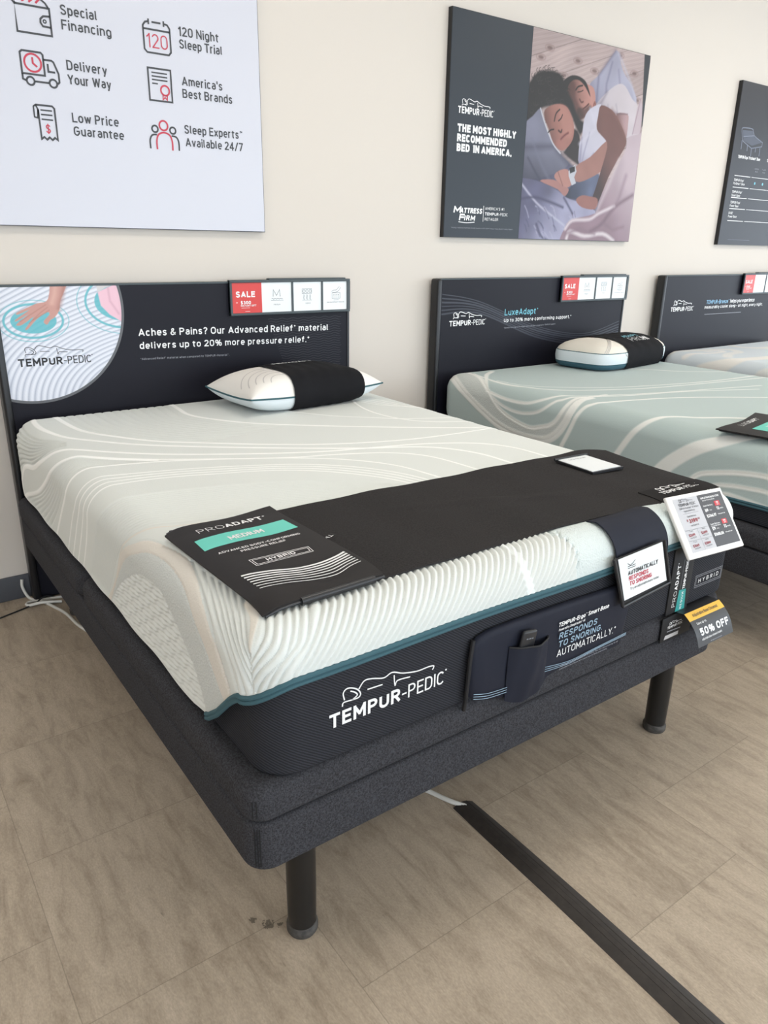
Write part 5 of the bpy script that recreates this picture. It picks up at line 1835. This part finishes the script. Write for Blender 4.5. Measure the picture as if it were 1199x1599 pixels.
# ------------------------------------------------------------------ navy pocket hanging on the foot for the remote
tb = thing('remote_caddy', (.77, YF - .01, .46), 'navy fabric pocket banner for a remote hanging on the mattress foot', 'caddy')
outl = [(.512, .610), (.528, .624), (.56, .631), (.64, .632), (.80, .6285), (1.035, .619), (1.048, .56), (1.037, .49), (1.029, .447), (.93, .4505), (.80, .4555), (.75, .449), (.735, .434), (.69, .422), (.64, .428), (.615, .445), (.56, .458), (.508, .484)]
o2 = smooth(outl, 1, True)
cen = (.77, .54)
mb = MB()
NR = 9
yb = YF - .0015
prof = [(1.0, 0.0), (1.0, .004), (.985, .009), (.95, .0125), (.85, .0145), (.6, .0155), (.3, .016), (.05, .016)]
V_, F_ = [], []
for sc, d in prof:
    for x, z in o2:
        X_, Z_ = cen[0] + (x - cen[0]) * sc, cen[1] + (z - cen[1]) * sc
        V_.append((X_, yb - d - (.0025 * math.sin(X_ * 30 + Z_ * 22) if sc < .9 else 0), Z_))
n = len(o2)
for i in range(len(prof) - 1):
    for j in range(n):
        F_.append((i * n + j, (i + 1) * n + j, (i + 1) * n + (j + 1) % n, i * n + (j + 1) % n))
F_.append(tuple(reversed(range((len(prof) - 1) * n, len(prof) * n))))
F_ = [tuple(reversed(f)) for f in F_]
mb.add(V_, F_, NYLON, True)
fb = wallf(yb - .0185)
p = Print(mb, fb, .0008)
p.text('TEMPUR-Ergo\u00ae Smart Base', .767, .5805, .178, .0115, WHITE, .03, .15)
p.text('Powered by Sleeptracker\u00ae-AI', .770, .5695, .090, .0065, WHITE, .01, .1)
p.text('RESPONDS', .773, .5475, .134, .0165, BLUEGREY, .02, .12)
p.text('TO SNORING.', .773, .5255, .156, .0165, BLUEGREY, .02, .12)
p.text('AUTOMATICALLY.*', .772, .5010, .213, .0185, WHITE, -.005)
for k, w in ((0, .0014), (.006, .0014), (.012, .0014)):
    p.line(smooth([(.731, .488 - k), (.819, .476 - k * .6), (.909, .480 - k * .4), (1.031, .486 - k * .5)], 6), w, BLUEGREY)
    p.line(smooth([(.513, .497 - k), (.557, .484 - k), (.614, .478 - k)], 6), w, BLUEGREY)
p.text('*Automatic response 12 degrees to snoring. May not reduce snoring for all', .786, .469, .215, .0045, GREY_INK, 0)
p.text('customers, but those who snore due to body positioning.', .786, .462, .175, .0045, GREY_INK, 0)
mb.build('banner', tb)
mb = MB()
mb.tube([(.516, YF - .006, .620), (.508, YF - .009, .58), (.504, YF - .010, .53), (.503, YF - .008, .485), (.503, YF - .004, .452)], .0048, NYLON_B, 8)
mb.build('edge_binding', tb)
# front pocket, bulging, open at the top
P = []
for i in range(15):
    u = i / 14
    row = []
    for j in range(12):
        v = j / 11
        x = .613 + u * (.738 - .613) + .004 * v * (u - .5)
        top = .578 - .011 * u
        bot = .428 + .03 * (abs(u - .45) * 1.6) ** 2.2
        z = top + (bot - top) * v
        bul = (.024 * math.sin(math.pi * u) ** .8 * (1 - .6 * v ** 2) + .002 * math.sin(u * 14 + v * 3) * math.sin(math.pi * u))
        row.append((x, yb - .0175 - bul, z))
    P.append(row)
P = np.array(P)
Nn = np.zeros_like(P)
Nn[..., 1] = -1
mb = MB()
mb.slab(P[:, ::-1], Nn, .002, NYLON)
mb.tube([tuple(P[i, 0]) for i in range(15)], .0022, NYLON_B, 6)
mb.build('pocket', tb)
mb = MB()
R_ = Matrix.Translation((.655, yb - .0275, .572)) @ Matrix.Rotation(math.radians(9), 4, 'Y') @ Matrix.Rotation(math.radians(3), 4, 'X')
mb.box(-.0225, .0225, -.005, .005, -.028, .040, PLASTIC_B, .0055, 3, R_)
for bx in (-.008, .0, .008):
    mb.box(bx - .0028, bx + .0028, -.0056, -.004, .020, .023, mat('remote_key', rgb(120, 122, 128), .5), 0, 1, R_)
tag(mb.build('remote_control', base=(.648, yb - .029, .505)), 'slim black remote control tucked in the navy pocket', 'remote control')

# ------------------------------------------------------------------ price display and promo card
fp = plane_frame((1.2145, -2.0609, .7934), -.001, .641, -.059)
td = thing('price_display', tuple(fp.p(.122, -.17)), 'white framed electronic price tag leaning on the right foot corner', 'price tag')
mb = MB()
R_ = Matrix((fp.u, fp.v, fp.n)).transposed().to_4x4()
R_.translation = fp.o
mb.box(0, .244, -.171, 0, -.010, 0, PLASTIC_W, .0035, 3, R_)
mb.build('frame', td)
mb = MB()
mb.prism([(.022, -.156), (.126, -.156), (.126, -.0105), (.022, -.0105)], fp, -.001, .0003, EINK)
mb.prism([(.126, -.156), (.234, -.156), (.234, -.0105), (.126, -.0105)], fp, -.001, .0003, EINK_D)
p = Print(mb, fp, .0008)
K = PRINT_DARK
brand(p, .037, -.0325, .073, K, .016)
p.text('TEMPUR-ProAdapt\u00ae 12" Medium', .034, -.0405, .083, .0048, K)
p.text('Hybrid Mattress', .051, -.0485, .045, .0048, K)
p.line([(.042, -.053), (.108, -.053)], .0006, CARD_GREY)
p.text('Queen Mattress', .054, -.0635, .038, .0045, K)
p.text('$', .047, -.0745, .005, .006, EINK_R, .03)
p.text('3199', .055, -.0800, .036, .0115, EINK_R, .05)
p.text('00', .0935, -.0735, .009, .005, EINK_R, .03)
p.text('was $3499.00', .056, -.0885, .033, .0042, K)
p.line([(.024, -.097), (.125, -.097)], .0007, CARD_GREY)
p.line([(.024, -.1255), (.125, -.1255)], .0007, CARD_GREY)
p.line([(.075, -.097), (.075, -.1545)], .0007, CARD_GREY)
for x, z, n_, pr_ in ((.034, -.102, 'Twin', '$2699'), (.087, -.102, 'Twin XL', '$2699'), (.034, -.131, 'Full', '$3049'), (.084, -.131, 'King/Cal King', '$3899')):
    p.text(n_, x + .006, z, .014, .0038, K)
    p.text(pr_, x - .002, z - .012, .026, .007, EINK_R, .04)
    p.text('was $2999', x, z - .0175, .026, .0036, K)
p.text('SIMPLE FINANCING IN-STORE', .136, -.0235, .083, .0052, WHITE, .03)
p.text('Special financing options', .140, -.0295, .055, .0036, WHITE)
for z, n_, a, tot in ((-.045, 'Queen Mattress', '$49', '$3364.97'), (-.0970, 'Queen Mattress', '$79', '$5608.04')):
    p.text(n_, .135, z, .042, .0046, WHITE)
    p.text(a, .136, z - .0145, .014, .0085, WHITE, .05)
    p.text('/mo', .155, z - .0135, .010, .004, WHITE)
    p.text('72', .188, z - .0145, .011, .0085, WHITE, .05)
    p.text('months', .201, z - .0135, .016, .004, WHITE)
    p.text(tot, .1345, z - .0305, .042, .0085, WHITE, .05)
    p.text('total payment due', .184, z - .028, .032, .0035, WHITE)
    p.rect(.188, z - .003, .211, z + .0105, mat('badge_red', rgb(206, 60, 70), .5))
    p.text('0%', .194, z + .0035, .010, .005, WHITE, .04, d=.0008)
    p.text('APR', .195, z - .001, .008, .003, WHITE, .03, d=.0008)
p.text('Adjustable Base', .135, -.1018, .042, .0038, WHITE)
p.text('v2.1', .222, -.1535, .008, .003, WHITE) if False else None
mb.build('screen', td)

fc = plane_frame((1.278, -2.13, .4665), 0, .644, -.007)
mb = MB()


def cardp(u, v, d=0.0):
    q = fc.p(u, v, d)
    k = .010 * math.sin(math.pi * min(1, max(0, -v / .095)))
    return q + fc.n * k


class CW:
    p = staticmethod(cardp)


U_, V2 = np.linspace(0, .167, 8), np.linspace(0, -.096, 14)
P = np.array([[tuple(cardp(u, v)) for v in V2] for u in U_])
back = np.array([[(q[0, 0], YF + .012, .4632), (q[0, 0], -2.115, .4645)] for q in P])
Pf = np.concatenate([back, P], 1)
Nn = np.broadcast_to(np.array(fc.n), Pf.shape)
mb.slab(Pf[::-1], Nn, .0012, CARDBLK)
p = Print(mb, CW, .0006)
zs_ = np.linspace(0, -.0235, 5)
for i in range(4):
    p.poly([(.0, zs_[i + 1]), (.167, zs_[i + 1]), (.167, zs_[i]), (.0, zs_[i])], YELLOW)
p.text('Adjustable Base Closeout', .024, -.0155, .118, .0085, PRINT_DARK, 0, d=.001)
p.text('Save up to', .021, -.0385, .042, .0065, WHITE, .01)
p.text('50% OFF', .020, -.0695, .134, .0205, WHITE, .055)
p.text('adjustable base closeout models', .021, -.0815, .094, .006, WHITE, 0)
p.text('while supplies last see store for details', .058, -.0925, .054, .0035, GREY_INK, 0)
tag(mb.build('promo_card', base=tuple(fc.p(.083, -.05))), 'yellow and black 50% OFF card sticking out below the mattress', 'card')


# ------------------------------------------------------------------ pillows
def pillow(cx, cy, zb, yaw, hw, hd, zmid, ztop, label, m_top, m_bot, m_pipe, sl, sleeve_m):
    t = thing('pillow', (cx, cy, zb), label, 'pillow')
    c, s_ = math.cos(yaw), math.sin(yaw)

    def pos(a, b, side, off=0.0):
        # pinched corners, full middle
        px = hw * a * (1 - .05 * (1 - abs(b) ** 2) * abs(a) ** 3)
        py = hd * b * (1 - .05 * (1 - abs(a) ** 2) * abs(b) ** 3)
        f = (max(0, 1 - abs(a) ** 3.2) ** .55) * (max(0, 1 - abs(b) ** 4.2) ** .50)
        lift = .014 * (abs(a) * abs(b)) ** 2
        z = zmid + lift + ((ztop - zmid) * f if side > 0 else -(zmid + lift - zb) * min(1, f * 1.15))
        z += side * off * (0.3 + .7 * f)
        k = 1 + off * 4
        px *= k if off == 0 else 1
        py *= 1 + off * 1.2 / hd
        return (cx + px * c - py * s_, cy + px * s_ + py * c, z)
    n = 49
    A = np.linspace(-1, 1, n)
    A = np.sign(A) * (1 - (1 - abs(A)) ** 1.7)
    for side, nm, m in ((1, 'top_cover', m_top), (-1, 'bottom_cover', m_bot)):
        mb = MB()
        P = np.array([[pos(a, b, side) for b in A] for a in A])
        mb.grid(P, m, True, flip=side < 0)
        o = mb.build(nm, t, auto=None)
    mb = MB()
    ring_ = [pos(a, -1, 1) for a in A] + [pos(1, b, 1) for b in A[1:]] + [pos(a, 1, 1) for a in A[::-1][1:]] + [pos(-1, b, 1) for b in A[::-1][1:-1]]
    mb.tube(ring_, .0035, m_pipe, 8, closed=True)
    mb.build('piping', t)
    return t, pos, A


PIL_W = mat('pillow_white', rgb(236, 232, 226), .85, bump=(300, .15, .001))
PIL_I = mat('pillow_ice', rgb(224, 232, 236), .85, bump=(300, .15, .001))
PIL_T = mat('pillow_teal_trim', rgb(52, 92, 100), .8)
PIL_G = mat('pillow_grey_lines', rgb(204, 200, 196), .85)
tpw, pos, A = pillow(1.085, -.365, .7655, .085, .325, .178, .822, .913, 'white pillow wearing a black sleeve on the nearest bed', PIL_W, PIL_I, PIL_T, None, None)


def sleeve_on(t, pos, a0, a1, rows=46, cols=30, lab=None):
    th = np.linspace(0, 2 * math.pi, rows, endpoint=False)
    P = []
    for i in range(cols):
        a = a0 + (a1 - a0) * i / (cols - 1)
        r = []
        for k in th:
            b = math.cos(k)
            b = math.copysign(1 - (1 - abs(b)) ** 1.35, b)
            side = 1 if math.sin(k) >= 0 else -1
            q = pos(a, b, side, .0045 + .0012 * math.sin(i * 1.3 + k * 3) * math.sin(k) ** 2)
            r.append(q)
        P.append(r)
    mb = MB()
    V_ = [q for r in P for q in r]
    F_ = [(i * rows + j, i * rows + (j + 1) % rows, (i + 1) * rows + (j + 1) % rows, (i + 1) * rows + j) for i in range(cols - 1) for j in range(rows)]
    mb.add(V_, F_, BLKCLOTH, True)
    return mb


mb = sleeve_on(tpw, pos, -.385, .70)


class PW:
    def __init__(s, pos, hw, hd):
        s.pos, s.hw, s.hd = pos, hw, hd

    def p(s, u, v, d=0.0):
        return Vector(s.pos(u / s.hw, v / s.hd, 1, .006 + d))


p = Print(mb, PW(pos, .325, .178), 0)
p.text('PROADAPT', -.07, .055, .20, .026, WHITE, .03)
p.text('MEDIUM', -.02, .015, .10, .015, TEAL, .02) if False else None
so = mb.build('sleeve', tpw, auto=None)
so['label'] = 'black cloth sleeve round the middle of the pillow'
mb = MB()
p = Print(mb, PW(pos, .325, .178), -.0052)
for k in range(5):
    r = .055 + .03 * k
    q = [(-.16 + r * math.cos(a) * -1, -.165 + r * 1.15 * math.sin(a)) for a in np.linspace(.35, 2.1, 26)]
    q = [c for c in q if abs(c[0]) < .31 and abs(c[1]) < .17 and c[0] < -.125]
    if len(q) > 2:
        p.line(q, .004, PIL_G)
mb.build('stitched_arcs', tpw, auto=None)


# boxy gusseted pillow on the second bed
t2p = thing('pillow', (3.2, -.29, .7655), 'boxy white pillow with teal underside and black sleeve on the pale green bed', 'pillow')


def bpos(th, lev, off=0.0):
    hw, hd = .365, .195
    prof = [(.0, .10), (.0, .045), (.006, .018), (.022, .004), (.042, 0.), (.065, -.002), (.088, .0), (.108, .012), (.128, .038), (.143, .078), (.152, .13), (.155, .2)]
    i = min(int(lev), len(prof) - 2)
    k = lev - i
    z = prof[i][0] * (1 - k) + prof[i + 1][0] * k
    ins = prof[i][1] * (1 - k) + prof[i + 1][1] * k
    e = .42
    cx_, sy_ = math.cos(th), math.sin(th)
    ux, uy = math.copysign(abs(cx_) ** e, cx_), math.copysign(abs(sy_) ** e, sy_)
    px, py = ux * (hw - ins + off), uy * (hd - ins * .95 + off)
    zz = .7655 + z + (off if lev > 8 else 0) - (0 if lev > 2 else 0)
    c, s_ = math.cos(.14), math.sin(.14)
    return (3.2 + px * c - py * s_, -.325 + px * s_ + py * c, zz)


def ringmesh(l0, l1, m, n=88, cap=None):
    mb = MB()
    L_ = np.linspace(l0, l1, max(3, int((l1 - l0) * 4)))
    V_ = [bpos(2 * math.pi * k / n, l) for l in L_ for k in range(n)]
    F_ = [(i * n + j, i * n + (j + 1) % n, (i + 1) * n + (j + 1) % n, (i + 1) * n + j) for i in range(len(L_) - 1) for j in range(n)]
    mb.add(V_, F_, m, True)
    if cap == 't':
        o = (len(L_) - 1) * n
        mb.f.append(tuple(o + k for k in range(n)))
        mb.m.append(0)
        mb.sm.append(True)
    if cap == 'b':
        mb.f.append(tuple(reversed(range(n))))
        mb.m.append(0)
        mb.sm.append(True)
    return mb


ringmesh(0, 3.6, mat('pillow_teal_base', rgb(62, 100, 114), .85), cap='b').build('underside', t2p, auto=None)
ringmesh(3.6, 6.3, PIL_I).build('gusset', t2p, auto=None)
ringmesh(6.3, 11, mat('pillow_cream', rgb(232, 226, 214), .85), cap='t').build('top_cover', t2p, auto=None)
mb = MB()
for l, m in ((6.3, PIL_T), (3.6, PIL_T)):
    mb.tube([bpos(2 * math.pi * k / 88, l) for k in range(88)], .0022, m, 6, closed=True)
mb.build('piping', t2p)
mb = MB()
for k in range(3):
    mb.tube([bpos(math.radians(214 + k * 4 + 2.4 * i), 6.5 + .36 * i, .0006) for i in range(11)], .0022, PIL_G, 6)
for k in range(3):
    mb.tube([bpos(math.radians(258 + k * 3.5 + 1.2 * i), 6.1 - .30 * i, .0006) for i in range(8)], .0024, PIL_G, 6)
mb.build('printed_lines', t2p)
# sleeve: cross-section loop swept from left to right
mb = MB()
hw2 = .365
sec = [(-.19, .0), (-.205, .02), (-.213, .045), (-.213, .085), (-.20, .112), (-.17, .133), (-.12, .150), (-.05, .160), (.05, .160), (.12, .150), (.17, .133), (.20, .112), (.213, .085), (.213, .045), (.205, .02), (.19, .0)]
rows = []
for i in range(26):
    x = -.165 + .405 * i / 25
    sq = 1 - .10 * max(0, (abs(x - .03) - .1) / .25) ** 2
    c, s_ = math.cos(.14), math.sin(.14)
    rows.append([(3.2 + x * c - y * .94 * s_, -.325 + x * s_ + y * .94 * c, .7652 + (z * (1 - .04 * max(0, (x - .12) / .2) ** 2) + .0012 * math.sin(x * 60 + y * 20) if z > .01 else 0)) for y, z in sec])
V_ = [q for r in rows for q in r]
n = len(sec)
mb.add(V_, [(i * n + j, (i + 1) * n + j, (i + 1) * n + j + 1, i * n + j + 1)[::-1] for i in range(25) for j in range(n - 1)], BLKCLOTH, True)


class P2W:
    @staticmethod
    def p(u, v, d=0.0):
        c, s_ = math.cos(.14), math.sin(.14)
        z = np.interp(v, [a for a, _ in sec[3:13]], [b for _, b in sec[3:13]])
        z = z * (1 - .04 * max(0, (u - .12) / .2) ** 2)
        return Vector((3.2 + u * c - v * .94 * s_, -.325 + u * s_ + v * .94 * c, .7652 + z + .003 + d))


p = Print(mb, P2W, 0)
p.text('ADAPT', -.03, -.095, .17, .035, AQUA, .02)
p.text('PRO', -.03, -.155, .13, .045, WHITE, -.015)
p.text('HI', .105, -.155, .055, .045, WHITE, .05)
so = mb.build('sleeve', t2p, auto=40)
so['label'] = 'black cloth sleeve with ADAPT PROHI lettering'

# ------------------------------------------------------------------ second bed
bed_base(2.09, 3.61, YF, YR - .01, 'charcoal fabric adjustable base under the pale green mattress')
s2 = Surf(2.12, 3.61, YF, YR, .763, .08)
t2 = thing('mattress', (2.865, (YF + YR) / 2, .462), 'pale green mattress with white flowing curves on the second bed', 'mattress')
W2 = (236, 236, 231)
d_ = dict(
    a=[(2.16, -.11), (2.119, -.195), (2.07, -.288), (2.018, -.394), (1.966, -.517), (1.942, -.632), (1.938, -.739), (1.953, -.84), (1.992, -.902), (2.07, -.956), (2.157, -.974), (2.256, -.965)],
    a2=[(2.235, -.17), (2.19, -.30), (2.114, -.435), (2.043, -.528), (2.007, -.624), (1.989, -.733), (2.004, -.801), (2.028, -.864), (2.074, -.907), (2.147, -.935), (2.235, -.945), (2.374, -.955)],
    b=[(2.378, -.198), (2.28, -.26), (2.183, -.36), (2.114, -.435), (2.07, -.50)],
    c=[(2.113, -.425), (2.095, -.558), (2.096, -.684), (2.118, -.76), (2.167, -.839), (2.261, -.918), (2.484, -1.005), (2.80, -1.09), (3.27, -1.20)],
    e=[(2.087, -.474), (2.056, -.564), (2.046, -.657), (2.059, -.744), (2.087, -.807), (2.139, -.862), (2.193, -.913), (2.458, -1.02), (2.786, -1.10), (3.156, -1.25)],
    f=[(2.242, -.20), (2.185, -.40), (2.19, -.60), (2.289, -.77), (2.603, -.92), (2.941, -.995), (3.532, -1.08)],
    f2=[(2.20, -.42), (2.23, -.60), (2.42, -.77), (2.66, -.88), (3.136, -.99), (3.6, -1.02)],
    g=[(1.91, -.92), (1.935, -.933), (2.012, -.97), (2.093, -1.004), (2.145, -1.028), (2.199, -1.06), (2.375, -1.098), (2.649, -1.189), (2.985, -1.388)],
    h=[(1.91, -1.2), (1.981, -1.24), (2.062, -1.289), (2.123, -1.336), (2.176, -1.377), (2.243, -1.412), (2.308, -1.473), (2.404, -1.533), (2.6, -1.7)],
    i=[(1.91, -1.42), (1.979, -1.47), (2.038, -1.532), (2.083, -1.593), (2.119, -1.658), (2.162, -1.731), (2.219, -1.80), (2.3, -1.92)],
    j=[(1.92, -1.56), (1.981, -1.612), (2.008, -1.685), (2.03, -1.778), (2.04, -1.876), (2.03, -2.0)],
    k=[(1.92, -1.64), (1.958, -1.683), (1.974, -1.746), (1.982, -1.817), (1.985, -1.887), (1.97, -2.0)],
    l=[(1.92, -1.70), (1.938, -1.731), (1.937, -1.795), (1.93, -1.896)],
    m=[(2.95, -.40), (3.143, -.525), (3.33, -.742), (3.56, -.88)])
bands2 = [(d_['a'], .020, .020, W2), (d_['a2'], .012, .010, W2), (d_['b'], .014, .006, W2), (d_['c'], .008, .005, W2), (d_['e'], .008, .005, W2), (d_['f'], .007, .006, W2), (d_['f2'], .004, .007, W2), (d_['g'], .011, .006, W2), (d_['h'], .014, .008, W2), (d_['i'], .032, .018, W2), (d_['j'], .010, .010, W2), (d_['k'], .008, .008, W2), (d_['l'], .008, .008, W2), (d_['m'], .006, .006, W2)]
gro2 = [(smooth(d_[k], 8), .002, .003) for k in ('a', 'a2', 'c', 'e', 'j', 'k')]
reg2 = [(d_['a'] + d_['a2'][::-1], (206, 210, 206), .9, .0006)]
SAGE = (182, 196, 194)
ko, edge = knit('knit_top', s2, t2, KM, lambda V: .27 + .004 * np.sin(V * 7), lambda U: .16 + 0 * U, .16, (80, 380, 12), (14, 50, 440), bands2, gro2, reg2, [lin(c) for c in SAGE], 1.0, .007)
mb = MB()
mb.rbox(2.124, 3.606, YF + .004, YR - .004, .4625, .70, BORDER, rc=.075, re=.07, rbot=.012)
mb.build('border', t2)
mb = MB()
piping(edge, mb, PIPE, y_max=-1.2)
mb.build('piping', t2)
# product panel on the second bed
fl2 = Frame((2.115, -1.655, .768), (.985, .17, 0), (-.17, .985, 0))
tl = thing('product_panel', tuple(fl2.p(.17, -.2)), 'black vinyl product panel on the pale green mattress at the right edge', 'display panel')
mb = MB()
U_, V2 = np.linspace(0, .40, 14), np.linspace(-.45, 0, 14)
P = np.array([[tuple(fl2.p(u, v - .045 * (.5 - abs(u / .4 - .5)) * (1 if v > -.02 else 0), .015 - .05 * max(0, .06 - u))) for v in V2] for u in U_])
mb.slab(P, np.broadcast_to(np.array([0, 0, 1.0]), P.shape), .004, VINYL)
p = Print(mb, fl2, .0158)
p.text('LUXE', .105, -.060, .075, .022, WHITE, -.012)
p.text('ADAPT\u00ae', .183, -.060, .105, .022, WHITE, .035)
p.poly([(.085, -.098), (.33, -.098), (.33, -.165), (.085, -.165)], TEAL)
p.text('MEDIUM', .155, -.143, .09, .022, WHITE, .025, d=.001)
mb.build('front_sheet', tl)
mb = MB()
P = np.array([[tuple(fl2.p(.012 + u * .96, v - .008, .008 - .03 * max(0, .06 - u))) for v in V2] for u in U_])
mb.slab(P, np.broadcast_to(np.array([0, 0, 1.0]), P.shape), .004, VINYL_E)
mb.build('back_sheet', tl)

# ------------------------------------------------------------------ third bed
bed_base(4.0, 5.52, YF, YR - .01, 'charcoal fabric adjustable base of the third bed, behind the pale green one')
s3 = Surf(4.045, 5.53, YF, YR, .755, .08)
t3 = thing('mattress', (4.78, (YF + YR) / 2, .462), 'white and pale blue marbled mattress on the third bed at the right', 'mattress')
M3 = (226, 226, 224)
b3 = [([(4.10, -.12), (4.22, -.2), (4.40, -.24), (4.52, -.30), (4.45, -.40), (4.30, -.42), (4.15, -.50)], .035, .03, M3), ([(4.06, -.25), (4.2, -.33), (4.35, -.34), (4.40, -.30), (4.28, -.27)], .02, .02, (232, 230, 228)), ([(4.75, -.18), (4.72, -.26), (4.82, -.36), (5.1, -.40)], .03, .05, M3), ([(3.98, -.4), (4.06, -.55), (4.2, -.62), (4.6, -.66), (5.2, -.62)], .05, .05, (232, 229, 224)), ([(4.0, -.8), (4.2, -1.0), (4.8, -1.1), (5.4, -1.4)], .05, .03, M3)]
ko, edge = knit('knit_top', s3, t3, KM, lambda V: .27 + 0 * V, lambda U: .16 + 0 * U, .16, (30, 120, 8), (8, 12, 150), b3, [], [], [lin(c) for c in (208, 216, 222)], 1.0, .014)
mb = MB()
mb.rbox(4.05, 5.525, YF + .004, YR - .004, .4625, .69, BORDER, rc=.075, re=.07, rbot=.012)
mb.build('border', t3)
mb = MB()
piping(edge, mb, PIPE)
mb.build('piping', t3)

# ------------------------------------------------------------------ floor cords and cable cover
mb = MB()
Lp = [(.607, -1.935), (.604, -2.2), (.597, -2.45), (.588, -2.7), (.57, -3.1), (.55, -3.5)]
La = smooth([(.642, -1.945), (.637, -2.1), (.631, -2.35), (.621, -2.6), (.606, -3.0), (.59, -3.4)], 6)
Ra = smooth([(.702, -1.955), (.703, -2.1), (.700, -2.35), (.692, -2.65), (.680, -3.0), (.668, -3.4)], 6)
rows = []
for (a, b_) in zip(La, Ra):
    row = []
    for k, z in ((0, .0005), (.10, .004), (.28, .009), (.42, .0115), (.58, .0115), (.72, .009), (.90, .004), (1, .0005)):
        row.append((a[0] + (b_[0] - a[0]) * k, a[1] + (b_[1] - a[1]) * k, z))
    rows.append(row)
CC_M = mat('cable_cover_rubber', rgb(46, 41, 38), .6, noise=(60, rgb(60, 54, 50), .5), bump=(45, .3, .003))
V_ = [q for r in rows for q in r] + [(q[0], q[1], .0) for q in rows[0]]
n = 8
F_ = [(i * n + j, (i + 1) * n + j, (i + 1) * n + j + 1, i * n + j + 1) for i in range(len(rows) - 1) for j in range(n - 1)]
o_ = len(rows) * n
F_ += [(j, j + 1, o_ + j + 1, o_ + j) for j in range(n - 1)]
mb.add(V_, F_, CC_M, True)
for off_ in (.33, .5, .67):
    pth = [(a[0] + (b_[0] - a[0]) * off_, a[1] + (b_[1] - a[1]) * off_, .0108 if off_ == .5 else .0096) for a, b_ in zip(La, Ra)]
    mb.tube(pth, .0014, CC_M, 6)
cc = mb.build('cable_cover', base=(.65, -2.7, 0))
tag(cc, 'long black rubber cable cover running across the floor from the bed', 'cable cover')
mb = MB()
mb.tube(smooth([(.672, -1.965, .006), (.650, -1.93, .007), (.632, -1.88, .006), (.60, -1.78, .006), (.55, -1.5, .006), (.45, -1.0, .006), (.35, -.4, .006)], 8), .0062, CORD_W, 10)
tag(mb.build('power_cord', base=(.5, -1.2, 0)), 'white cord coming out of the cable cover under the bed', 'cord')
mb = MB()
mb.tube(smooth([(-.015, -.016, .085), (-.018, -.022, .055), (-.008, -.035, .02), (.005, -.06, .008), (.035, -.10, .007), (.065, -.18, .006), (.088, -.265, .006), (.105, -.40, .006), (.16, -.6, .006)], 8), .0058, CORD_W, 10)
tag(mb.build('power_cord', base=(.05, -.2, 0)), 'white cord curving down the wall corner beside the headboard foot', 'cord')
mb = MB()
mb.tube(smooth([(.13, -.10, .006), (.06, -.085, .006), (.005, -.075, .007), (-.022, -.088, .007), (-.016, -.108, .007), (.03, -.128, .016), (.1, -.14, .006)], 8), .0058, CORD_W, 10)
tag(mb.build('power_cord', base=(.05, -.1, 0)), 'white cord loop lying on the floor by the baseboard', 'cord')
mb = MB()
mb.tube(smooth([(.10, -.09, .004), (.05, -.085, .02), (.0, -.105, .006), (-.10, -.14, .003), (-.25, -.19, .003), (-.5, -.24, .003)], 8), .003, CORD_B, 8)
tag(mb.build('power_cord', base=(-.1, -.15, 0)), 'thin black cord running out to the left along the wall', 'cord')

GROUPS = {'headboard': 'headboards along the back wall', 'mattress': 'mattresses on display', 'adjustable_bed_base': 'fabric bed bases', 'price_card_holder': 'card holders on the headboards', 'wall_poster': 'posters on the back wall', 'pillow': 'pillows in black sleeves', 'product_panel': 'black product panels', 'power_cord': 'cords on the floor'}
for o in bpy.data.objects:
    g_name = GROUPS.get(o.name.split('.')[0])
    if g_name and o.parent is None:
        o['group'] = g_name
for o in bpy.data.objects:
    if '_base' in o:
        del o['_base']
